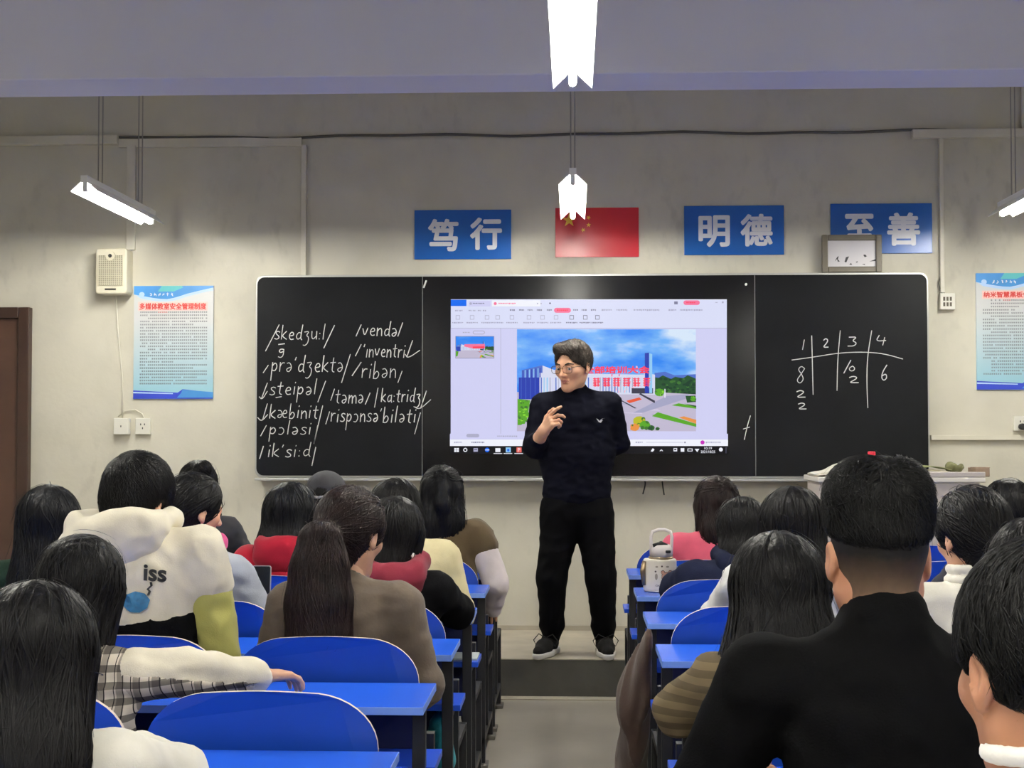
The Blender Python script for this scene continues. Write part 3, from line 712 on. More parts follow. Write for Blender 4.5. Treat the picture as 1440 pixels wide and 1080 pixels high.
obj('wires', MB().tube([tuple(v) for v in q], .004, 6).tube([tuple(v) for v in q2], .004, 6), M_conduit_dark, t)
# ================================================================ fixed desk rows
def lam_mat(name, col, rough=.28):
    m = mat(name, col, rough, coat=.15, noise=(1.6, .07), bump=(90, .015)); return m
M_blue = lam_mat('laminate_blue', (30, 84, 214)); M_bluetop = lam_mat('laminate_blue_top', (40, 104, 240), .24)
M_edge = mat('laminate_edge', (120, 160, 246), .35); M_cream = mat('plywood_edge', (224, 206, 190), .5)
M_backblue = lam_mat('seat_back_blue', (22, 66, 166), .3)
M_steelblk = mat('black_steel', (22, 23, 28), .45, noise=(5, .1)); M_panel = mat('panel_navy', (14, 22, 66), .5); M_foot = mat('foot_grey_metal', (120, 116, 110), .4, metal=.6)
SEAT_P, BACK_W = .56, .52
def seat_back_mesh(cx):
    """bent plywood back with an arched top and pale edge"""
    z0, z1, hw = .56, .876, BACK_W/2
    out = []
    n = 10; rx, rz = .155, .125
    out += [(-hw, z0), (hw, z0)]
    out += [(hw-rx+rx*math.cos(math.pi/2*i/n), z1-.004-rz+rz*math.sin(math.pi/2*i/n)) for i in range(n+1)]
    out += [(hw-rx-(2*(hw-rx))*i/6, z1-.004+.004*math.sin(math.pi*i/6)) for i in range(1, 6)]
    out += [(-(hw-rx+rx*math.cos(math.pi/2*i/n)), z1-.004-rz+rz*math.sin(math.pi/2*i/n)) for i in range(n, -1, -1)]
    m = MB(); yy = lambda x: .018*(x/hw)**2
    N = len(out)
    front = [(cx+x, -.0+yy(x), z) for x, z in out]; back = [(cx+x, .013+yy(x), z) for x, z in out]
    m.v = front+back
    # fill as vertical strips so the curve stays smooth
    m.f = [tuple(range(N)), tuple(range(2*N-1, N-1, -1))]+[(i, i+N, (i+1) % N+N, (i+1) % N) for i in range(N)]; m.m = [0, 0]+[1]*N
    return m
def make_row(aisle_x, side, seats=4):
    """one fixed row: desk top, shelf, panel, posts, seat backs and seats; local y = 0 is the seat back plane"""
    t = thing('lecture_bench', (aisle_x, 0, 0), 'row', 'desk')
    Lr = seats*SEAT_P+.055
    X = lambda u: aisle_x+side*u
    def bx(m, u0, u1, y0, y1, z0, z1, mi=0):
        a, b = sorted((X(u0), X(u1))); m.box((a, y0, z0), (b, y1, z1), mi); return m
    top = MB(); bx(top, 0, Lr, -.385, -.045, .737, .758)
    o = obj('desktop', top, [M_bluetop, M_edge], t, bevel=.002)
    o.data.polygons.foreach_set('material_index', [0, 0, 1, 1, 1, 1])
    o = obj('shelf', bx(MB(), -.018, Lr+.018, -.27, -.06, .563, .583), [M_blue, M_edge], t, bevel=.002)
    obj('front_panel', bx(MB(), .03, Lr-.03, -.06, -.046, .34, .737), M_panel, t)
    obj('back_rail', bx(MB(), .03, Lr-.03, -.05, -.02, .50, .56).v and bx(MB(), .03, Lr-.03, -.042, -.008, .57, .6), M_steelblk, t)
    us = (.022, Lr*.5, Lr-.022)
    for u in us:
        g = MB(); bx(g, u-.017, u+.017, -.29, -.255, 0.02, .737); bx(g, u-.015, u+.015, -.255, -.05, .54, .563); bx(g, u-.015, u+.015, -.29, .30, .10, .13)
        lg = obj('leg', g, M_steelblk, t, bevel=.002)
        f = MB(); bx(f, u-.03, u+.03, -.32, -.225, 0, .02); obj('foot', f, M_foot, lg, bevel=.004)
    for u in us:
        g = MB(); bx(g, u-.017, u+.017, .285, .32, .02, .41); bx(g, u-.015, u+.015, -.03, .31, .385, .41); bx(g, u-.015, u+.015, -.04, -.005, .10, .62)
        lg = obj('seat_post', g, M_steelblk, t, bevel=.002)
        f = MB(); bx(f, u-.03, u+.03, .255, .35, 0, .02); obj('foot', f, M_foot, lg, bevel=.004)
    for i in range(seats):
        cx = X(.055+BACK_W/2+SEAT_P*i)
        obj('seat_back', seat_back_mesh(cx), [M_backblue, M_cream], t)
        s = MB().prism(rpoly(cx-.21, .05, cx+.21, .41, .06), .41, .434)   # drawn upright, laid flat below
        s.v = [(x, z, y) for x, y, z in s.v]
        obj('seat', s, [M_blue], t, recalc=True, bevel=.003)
    return t
LEFT_X, RIGHT_X = -.375, .265
ROWS_L = [2.29, 3.12, 3.95, 4.78, 5.61, 6.44, 7.19]
ROWS_R = [1.36, 2.19, 3.02, 3.85, 4.69, 5.52, 6.35, 7.22]
order = ['front', 'second', 'third', 'fourth', 'fifth', 'sixth', 'seventh', 'eighth']
rowL = make_row(LEFT_X, -1); rowR = make_row(RIGHT_X, 1)
for rows, src, nm in ((ROWS_L, rowL, 'left'), (ROWS_R, rowR, 'right')):
    for i, y in enumerate(rows):
        o = src if i == 0 else copy_tree(src)
        o.location.y = y
        k = len(rows)-1-i
        o['label'] = 'blue desk row, %s from the blackboard on the aisle\'s %s side' % (order[k], nm)
        o['group'] = 'fixed blue desk rows %s of the aisle' % nm
# ================================================================ smooth solid modelling (bodies, clothes, hair)
V3 = lambda *a: np.array(a, dtype=np.float64)
def unit(v):
    v = np.asarray(v, float); return v/(np.linalg.norm(v)+1e-12)
def fnoise(P, seed, freq, n=5):
    rs = np.random.RandomState(seed); out = np.zeros(len(P))
    for i in range(n):
        k = rs.normal(size=3); k *= freq*(1+.6*i)/np.linalg.norm(k); k2 = rs.normal(size=3)*freq*.5
        out += np.sin(P@k+rs.uniform(0, 6.28)+1.3*np.sin(P@k2+rs.uniform(0, 6.28)))/(1+.5*i)
    return out/2.2
class SDF:
    def __init__(s): s.ops = []
    def _op(s, fn, lo, hi, k, mode): s.ops.append((fn, np.array(lo, float), np.array(hi, float), k, mode)); return s
    def cone(s, a, b, ra, rb, k=.03, mode='u', sc=None):
        """tapered limb; sc squashes it along x, y, z about a"""
        a = np.array(a, float); b = np.array(b, float); S = np.array(sc if sc is not None else (1, 1, 1), float); ms = float(S.min())
        d = (b-a)/S; dd = float(d@d)+1e-12
        def fn(P):
            q = (P-a)/S; t = np.clip(q@d/dd, 0, 1)
            return (np.sqrt(((q-t[:, None]*d)**2).sum(1))-(ra+(rb-ra)*t))*ms
        r = max(ra, rb)*S
        return s._op(fn, np.minimum(a, b)-r, np.maximum(a, b)+r, k, mode)
    def chain(s, pts, rad, k=.03, sc=None, mode='u'):
        for i in range(len(pts)-1): s.cone(pts[i], pts[i+1], rad[i], rad[i+1], k if i == 0 else min(k, .02), mode, sc)
        return s
    def ell(s, c, r, k=.03, rot=None, mode='u'):
        c = np.array(c, float); r = np.array(r, float)
        R = None if rot is None else np.array(Euler([math.radians(v) for v in rot]).to_matrix())
        def fn(P):
            q = P-c
            if R is not None: q = q@R
            k0 = np.sqrt(((q/r)**2).sum(1)); k1 = np.sqrt(((q/r**2)**2).sum(1))+1e-9
            return k0*(k0-1)/k1
        e = r if rot is None else np.full(3, r.max())
        return s._op(fn, c-e, c+e, k, mode)
    def plane(s, p, n, k=.01):
        """keeps the side the normal points away from"""
        p = np.array(p, float); n = unit(n)
        return s._op(lambda P: -((P-p)@n), (-9, -9, -9), (9, 9, 9), k, 's')
    @staticmethod
    def _mix(d, e, k, mode):
        if mode == 's': d, e = -d, e
        h = np.maximum(k-np.abs(d-e), 0)/k; m = np.minimum(d, e)-h*h*k*.25
        return -m if mode == 's' else m
    def __call__(s, P):
        d = np.full(len(P), 1e3)
        for fn, lo, hi, k, mode in s.ops: d = s._mix(d, fn(P), k, mode)
        return d
    def mesh(s, h, disp=None):
        us = [o for o in s.ops if o[4] == 'u']
        lo = np.min([o[1] for o in us], 0)-2.5*h-.012; hi = np.max([o[2] for o in us], 0)+2.5*h+.012
        ax = [np.arange(lo[i], hi[i]+h, h) for i in range(3)]; n = [len(a) for a in ax]
        D = np.full(n, 1.0)
        for fn, l, u, k, mode in s.ops:
            m = k+3*h+.012
            sl = [slice(max(0, int((l[i]-m-lo[i])/h)), max(0, min(n[i], int((u[i]+m-lo[i])/h)+2))) for i in range(3)]
            sub = D[sl[0], sl[1], sl[2]]
            if sub.size == 0: continue
            X, Y, Z = np.meshgrid(ax[0][sl[0]], ax[1][sl[1]], ax[2][sl[2]], indexing='ij')
            P = np.stack([X.ravel(), Y.ravel(), Z.ravel()], 1)
            D[sl[0], sl[1], sl[2]] = s._mix(sub.ravel(), fn(P), k, mode).reshape(sub.shape)
        if disp is not None:
            idx = np.argwhere(np.abs(D) < .03); P = lo+idx*h
            D[idx[:, 0], idx[:, 1], idx[:, 2]] += disp(P)
        return surface_nets(D, lo, h)
def surface_nets(D, lo, h):
    s = D < 0
    cnt = sum(s[i:i+D.shape[0]-1 or None, j:j+D.shape[1]-1 or None, k:k+D.shape[2]-1 or None].astype(np.int8)
              for i in (0, 1) for j in (0, 1) for k in (0, 1))
    m = (cnt > 0) & (cnt < 8); cells = np.argwhere(m)
    idx = np.full(m.shape, -1, np.int64); idx[m] = np.arange(len(cells))
    cor = [(i, j, k) for i in (0, 1) for j in (0, 1) for k in (0, 1)]
    vals = np.stack([D[cells[:, 0]+c[0], cells[:, 1]+c[1], cells[:, 2]+c[2]] for c in cor], 1)
    acc = np.zeros((len(cells), 3)); num = np.zeros(len(cells))
    for a in range(8):
        for b in range(a+1, 8):
            if sum(abs(cor[a][i]-cor[b][i]) for i in range(3)) != 1: continue
            va, vb = vals[:, a], vals[:, b]; x = (va < 0) != (vb < 0)
            t = np.where(x, va/np.where(x, va-vb, 1), 0)
            acc += (np.array(cor[a])+t[:, None]*(np.array(cor[b])-np.array(cor[a])))*x[:, None]; num += x
    V = lo+(cells+acc/num[:, None])*h
    F = []
    for ax in range(3):
        o = [slice(None)]*3; p = [slice(None)]*3; o[ax] = slice(0, -1); p[ax] = slice(1, None)
        A = s[tuple(o)]; B = s[tuple(p)]
        e = np.argwhere(A != B); b1, b2 = (ax+1) % 3, (ax+2) % 3
        e = e[(e[:, b1] > 0) & (e[:, b2] > 0) & (e[:, b1] < D.shape[b1]-1) & (e[:, b2] < D.shape[b2]-1)]
        if not len(e): continue
        def cell(d1, d2):
            c = e.copy(); c[:, b1] += d1; c[:, b2] += d2; return idx[c[:, 0], c[:, 1], c[:, 2]]
        q = np.stack([cell(-1, -1), cell(0, -1), cell(0, 0), cell(-1, 0)], 1)
        fl = ~A[e[:, 0], e[:, 1], e[:, 2]]; q[fl] = q[fl][:, ::-1]
        F.append(q)
    return V, np.concatenate(F)
def join(parts):
    V = []; F = []; n = 0
    for v, f in parts: V.append(v); F.append(np.asarray(f)+n); n += len(v)
    return np.concatenate(V), [tuple(q) for a in F for q in a.tolist()]
def put(name, parts, mats, root, M=None, mi=None, smooth=True):
    v, f = join(parts)
    if M is not None: v = v@np.array(M)[:3, :3].T+np.array(M)[:3, 3]
    return mesh_obj(name, v, f, mi, mats, root, smooth=smooth)

def strands(sdf, V, n, steps, step, wd, field, seed, sel=None, lift=(0, .004), jitter=.25, flare=0.0):
    """tapered locks traced over the hair surface along a direction field"""
    rs = np.random.RandomState(seed)
    C = V if sel is None else V[sel(V)]
    p = C[rs.randint(0, len(C), n)]+rs.normal(size=(n, 3))*.003
    off = rs.uniform(lift[0], lift[1], n); wob = rs.normal(size=(n, 3))*jitter
    path = []; nor = []
    eps = 2e-3
    def grad(P):
        g = np.stack([sdf(P+np.eye(3)[i]*eps)-sdf(P-np.eye(3)[i]*eps) for i in range(3)], 1)
        return g/(np.linalg.norm(g, axis=1)[:, None]+1e-9)
    for i in range(steps):
        g = grad(p); d = sdf(p); p = p-g*np.clip(d-off-flare*(i/steps)**2, -.02, .02)[:, None]
        path.append(p.copy()); nor.append(g)
        u = field(p)+wob; u = u-g*(u*g).sum(1)[:, None]; u /= np.linalg.norm(u, axis=1)[:, None]+1e-9
        p = p+u*step
    path = np.array(path); nor = np.array(nor)
    T = np.gradient(path, axis=0); T /= np.linalg.norm(T, axis=2)[:, :, None]+1e-9
    B = np.cross(T, nor); B /= np.linalg.norm(B, axis=2)[:, :, None]+1e-9
    N = np.cross(B, T)
    t = np.linspace(0, 1, steps)[:, None]; W = (wd*rs.uniform(.6, 1.4, n))[None, :]*np.minimum(1, np.minimum(t*6+.25, (1-t)*2.5+.06))
    ring = [B*W[:, :, None], N*W[:, :, None]*.8, -B*W[:, :, None]]
    Vs = np.stack([path+r for r in ring], 2)                      # steps, n, 3, xyz
    S = steps; Vs = Vs.transpose(1, 0, 2, 3).reshape(-1, 3)
    base = (np.arange(n)*S*3)[:, None, None]; st = (np.arange(S-1)*3)[None, :, None]
    q = np.array([[0, 1, 4, 3], [1, 2, 5, 4]])
    F = np.concatenate([(base+st+k[None, None, :]).reshape(-1, 4) for k in q])
    return Vs, F

# ---------------------------------------------------------------- materials of people
def hair_mat(name, rgb, rough=.46, streak=.55):
    if name in MATS: return MATS[name]
    m = mat(name, rgb, rough, spec=.16, noise=(26, streak), bump=(120, .25, (1, 1, .12)))
    return m
H_black = hair_mat('hair_black', (12, 11, 12)); H_blue = hair_mat('hair_blue_black', (10, 11, 15)); H_brown = hair_mat('hair_dark_brown', (30, 19, 18)); H_short = hair_mat('hair_short_black', (10, 10, 10), .6)
H_t = hair_mat('hair_teacher', (50, 44, 40), .5)
M_stub = mat('clipped_hair', (92, 74, 58), .7, spec=.2)
def skin_mat(name, rgb):
    m = mat(name, rgb, .5, spec=.35, noise=(30, .06)); b = m.node_tree.nodes['Principled BSDF']
    b.inputs['Subsurface Weight'].default_value = .12; b.inputs['Subsurface Radius'].default_value = (.02, .008, .004); b.inputs['Subsurface Scale'].default_value = .4
    return m
SK = skin_mat('skin', (208, 160, 130)); SK2 = skin_mat('skin_tan', (186, 134, 104))
M_lip = mat('lip', (150, 82, 74), .45); M_eye = mat('eye_white', (216, 210, 200), .25); M_iris = mat('eye_dark', (26, 20, 18), .15)
def cloth(name, rgb, rough=.85, fine=90, **k): dk = max(rgb) < 60; return mat('cloth_'+name, rgb, rough, spec=.06 if dk else .25, noise=(14, .08), bump=(fine*3, .12), sheen=0 if dk else .12, **k)
M_trous = cloth('trousers_dark', (32, 33, 40)); M_jean = cloth('jeans', (54, 70, 100)); M_shoe = cloth('shoe_white', (200, 198, 194), .6); M_shoeb = cloth('shoe_black', (28, 28, 30), .5)

def head_sdf(fem=True, nose=1.0, jaw=None):
    s = SDF(); j = jaw or (.92 if fem else 1.0)
    s.ell((0, -.012, .028), (.075, .093, .087), .02)
    s.ell((0, .018, -.022+.012*(1-j)), (.062*(.6+.4*j), .068, .083-.03*(1-j)), .03)
    s.cone((0, .048, -.088), (0, .02, -.06), .03*j, .05*j, .03)
    for x in (-1, 1):
        s.cone((x*.05*j, -.002, -.055), (x*.02*j, .058, -.094), .02*j, .018*j, .03)
        s.ell((x*.045, .052, -.02), (.02, .022, .018), .03)
        s.ell((x*.032, .1, .0), (.02, .016, .0115), .012, mode='s')
        s.ell((x*.0115, .089, -.036), (.008, .009, .007), .008)
        s.ell((x*.0795, -.010, -.004), (.0075, .018, .030), .006, (0, 0, x*-14))
        s.ell((x*.0865, -.006, -.002), (.005, .010, .017), .004, (0, 0, x*-14), 's')
        s.ell((x*.078, -.002, -.030), (.006, .009, .010), .006)
    s.cone((-.034, .073, .016), (.034, .073, .016), .013, .013, .02)
    s.cone((0, .08, .006), (0, .1*nose, -.033), .008, .0115, .012)
    s.cone((-.017, .081, -.058), (.017, .081, -.058), .0062, .0062, .006); s.cone((-.014, .081, -.068), (.014, .081, -.068), .0068, .0068, .006)
    s.ell((0, .088, -.063), (.019, .01, .0016), .003, mode='s')
    s.ell((0, .066, -.1), (.017, .016, .014), .02)
    s.cone((0, -.022, -.04), (0, -.045, -.2), .05*(1 if not fem else .9), .056*(1 if not fem else .9), .03)
    return s
def hand_parts(w, fwd, up, side, pose='flat', size=1.0):
    """palm and five unequal bent fingers; w wrist, fwd towards the fingers, up = back of the hand, side = thumb side"""
    w = np.array(w, float); f, u, t = unit(fwd), unit(up), unit(side); s = SDF(); k = size
    pal = w+f*.055*k
    s.cone(w-f*.05*k, w+f*.012*k, .024*k, .024*k, .01)
    for i in range(4): s.cone(w+f*.012*k+t*(-.018+.012*i)*k, w+f*.082*k+t*(-.029+.0195*i)*k, .014*k, .0118*k, .014)
    curl = {'flat': (8, 14, 12), 'relaxed': (22, 30, 22), 'curl': (48, 60, 40), 'point': (48, 62, 40)}[pose]
    for i, ln in enumerate((.060, .074, .080, .072)):
        q = w+f*.086*k+t*(-.029+.0195*i)*k; a = 0.0; c = curl
        if pose == 'point': c = ((62, 70, 45), (56, 64, 42), (40, 46, 30), (14, 16, 12))[i]
        d = unit(f+t*(-.10+.07*i))
        for seg, (fr, r0, r1) in enumerate(((.46, .0092, .0084), (.31, .0084, .0076), (.23, .0076, .0066))):
            a += math.radians(c[seg]); v = d*math.cos(a)-u*math.sin(a); e = q+v*ln*fr*k
            s.cone(q, e, r0*k, r1*k, .004); q = e
    q = w+f*.022*k+t*.024*k
    for v, ln, r0, r1 in ((f*.55+t*.75-u*.25, .040, .0125, .0105), (f*.8+t*.42-u*.35, .030, .0100, .0088), (f*.92+t*.12-u*.3, .024, .0088, .0072)):
        e = q+unit(v)*ln*k; s.cone(q, e, r0*k, r1*k, .008); q = e
    return s

# ---------------------------------------------------------------- hair styles (in the head's own frame: +y face, +z up)
def hair_build(style, seed, near, L=.30, wide=1.0, spread=1.0, tie=None, tail=None, part=0.0, kw_top=0.0, fan=1.0):
    """returns sdf, mesh parts"""
    s = SDF(); rs = np.random.RandomState(seed)
    down = lambda p: np.stack([np.zeros(len(p)), np.zeros(len(p)), -np.ones(len(p))], 1)
    def fall(p):
        a = np.stack([(p[:, 0]-part)*9, (p[:, 1]+.03)*7, np.full(len(p), -1.0)], 1)
        lowz = p[:, 2] < .0
        a[lowz, 0] = 0; a[lowz, 1] = 0
        return a/(np.linalg.norm(a, axis=1)[:, None]+1e-9)
    field = fall; sel = None; steps = 16; step = .02; lift = (-.001, .004); flare = 0; amp = .003
    nst = 1500 if near else 480; wd = .0016 if near else .0026
    if style in ('short', 'fade', 'teacher', 'shaggy'):
        t = {'teacher': .015, 'shaggy': .028, 'fade': .010}.get(style, .017)
        s.ell((0, -.012, .036), (.074+t*.75, .092+t*.8, .084+t), .02)
        if style == 'teacher':
            s.cone((-.045, .045, .088), (.045, .05, .094), .022, .026, .03)
        # hairline: brow in front, above the ears, nape at the back
        cut = SDF(); s.plane((0, -.1, {'fade': .004, 'shaggy': -.105}.get(style, -.075)), (0, .28 if style == 'fade' else .62, -1), .035 if style == 'fade' else .012)
        if style == 'shaggy': s.cone((0, -.045, -.02), (0, -.05, -.10), .074, .058, .03); s.ell((0, .10, -.0), (.062, .05, .062), .012, mode='s')
        if style == 'shaggy':
            for x in (-1, 1): s.ell((x*.096, .012, -.03), (.024, .030, .036), .012, mode='s')
        s.ell((0, .104, -.0 if style != 'teacher' else .006), (.064, .052, .062 if style != 'teacher' else .074), .012, mode='s')
        if kw_top: s.cone((-.026, -.022, .07+kw_top), (.026, -.022, .07+kw_top), .058, .058, .04, sc=(1, 1.35, 1))
        if style in ('fade', 'short'):
            for x in (-1, 1): s.ell((x*.094, -.004, -.012), (.022, .026, .034), .012, mode='s')
        W = V3(.012, -.055, .12)
        def field(p):
            d = p-W; d = d/(np.linalg.norm(d, axis=1)[:, None]+1e-9)
            sw = np.cross(np.tile(V3(0, 0, 1), (len(p), 1)), d)
            return d+sw*.45
        steps = 6; step = .0075; lift = (-.001, .003); flare = .0035; nst = 5000 if near else 1100; wd = .0009 if near else .0015; amp = .0042 if style == 'fade' else .002
        if style == 'fade': flare = .006
        if style == 'teacher':
            def field(p):
                d = p-V3(.03, -.06, .13); d = d/(np.linalg.norm(d, axis=1)[:, None]+1e-9); return d+V3(-.35, .3, 0)
            nst = 1700; wd = .0015
    else:
        t = .02*wide
        s.ell((0, -.016, .032), (.074+t, .093+t*.9, .086+t*.8), .03)
        s.ell((0, .115, -.035), (.058, .072, .098), .02, mode='s')
        if style in ('long', 'halfup'):
            w0 = .094*wide
            s.cone((0, -.038, -.0), (0, -.062, -L*.55), w0, w0*1.02*spread, .04, sc=(1, .62, 1))
            s.cone((0, -.062, -L*.55), (0, -.062, -L), w0*1.02*spread, w0*.78*spread, .03, sc=(1, .42/spread, 1))
            for x in (-1, 1): s.cone((x*.074, .012, -.0), (x*.088, .0, -L*.62), .026, .018, .03)
            steps = max(16, int(L/.02)+9); step = .021
            if style == 'halfup':
                T = V3(*(tie or (0, -.108, .05)))
                s.ell(T, (.018, .018, .018), .01); s.cone(T+V3(0, -.012, -.005), T+V3(.004, -.03, -L*.6), .022, .032, .02); s.cone(T+V3(.004, -.03, -L*.6), T+V3(.008, -.02, -L*.95), .032, .012, .02)
                def field(p):
                    f = fall(p); up = p[:, 2] > .03
                    d = T-p; d = d/(np.linalg.norm(d, axis=1)[:, None]+1e-9); near_t = np.linalg.norm(T-p, axis=1) < .03
                    f[up & ~near_t] = d[up & ~near_t]; return f
        elif style == 'bob':
            w0 = .092*wide
            s.cone((0, -.034, .0), (0, -.05, -L), w0, w0*.86, .04, sc=(1, .74, 1))
            for x in (-1, 1): s.cone((x*.074, .014, -.0), (x*.078, .012, -L*.8), .024, .018, .03)
            steps = 14; step = .018
        elif style in ('ponytail', 'bun', 'tied'):
            s.ops = []
            t = .016*wide
            s.ell((0, -.014, .032), (.074+t, .093+t, .086+t), .03)
            s.cone((0, -.06, -.02), (0, -.055, -.07), .066, .05, .03, sc=(1, .8, 1))
            s.ell((0, .108, -.03), (.060, .07, .096), .02, mode='s')
            for x in (-1, 1): s.ell((x*.092, .0, -.03), (.024, .03, .042), .012, mode='s')
            T = V3(*(tie or (0, -.11, .005)))
            s.ell(T, (.026, .024, .026), .015)
            tl = SDF()
            if style == 'ponytail':
                pts = [T+V3(*q) for q in tail]; rad = [.022]+[.044, .052, .044, .016][-len(tail)+1:] if len(tail) < 6 else [.022, .04, .05, .052, .042, .014]
                rad = np.interp(np.linspace(0, 1, len(pts)), [0, .18, .5, .8, 1], [.020, .042, .052, .042, .014])*wide*np.linspace(1, fan, len(pts))
                q_ = (1, 1/fan**.5, 1); tl.chain(pts, list(rad), .03, q_); s.chain(pts, list(rad), .015, q_)
            elif style == 'bun':
                s.ell(T+V3(0, -.02, 0), (.04, .032, .038), .015); tl.ell(T+V3(0, -.02, 0), (.04, .032, .038))
                pts = [T, T+V3(.03, -.02, -.03)]
            else:
                tl.cone(T, T+V3(0, .01, -L), .02, .01); s.cone(T, T+V3(0, .01, -L), .024, .008, .015); pts = [T, T+V3(0, .01, -L)]
            PT = np.array(pts)
            def field(p):
                d = T-p; dist = np.linalg.norm(d, axis=1); f = d/(dist[:, None]+1e-9)
                dd = np.linalg.norm(p[:, None, :]-PT[None], axis=2); i = np.minimum(dd.argmin(1), len(PT)-2)
                ax = PT[i+1]-PT[i]; ax = ax/(np.linalg.norm(ax, axis=1)[:, None]+1e-9)
                intail = (tl(p) < .012) | (dist < .025); f[intail] = ax[intail]; return f
            steps = 14; step = .018
    def disp(P): return amp*fnoise(P*np.array([1, 1, .35]), seed+9, 160, 4)
    v, f = s.mesh(.0055 if near else .008, disp)
    sv, sf = strands(s, v, nst, steps, step, wd, field, seed, sel, lift, .22, flare)
    # a few loose flyaway hairs
    fv, ff = strands(s, v, (90 if near else 36) if style not in ('short', 'fade', 'teacher', 'shaggy') else 24, 8 if style not in ('short', 'fade', 'teacher') else 4, .016, wd*.45, field, seed+5, None, (.003, .012), .5, .010)
    return s, [(v, f), (sv, sf), (fv, ff)]

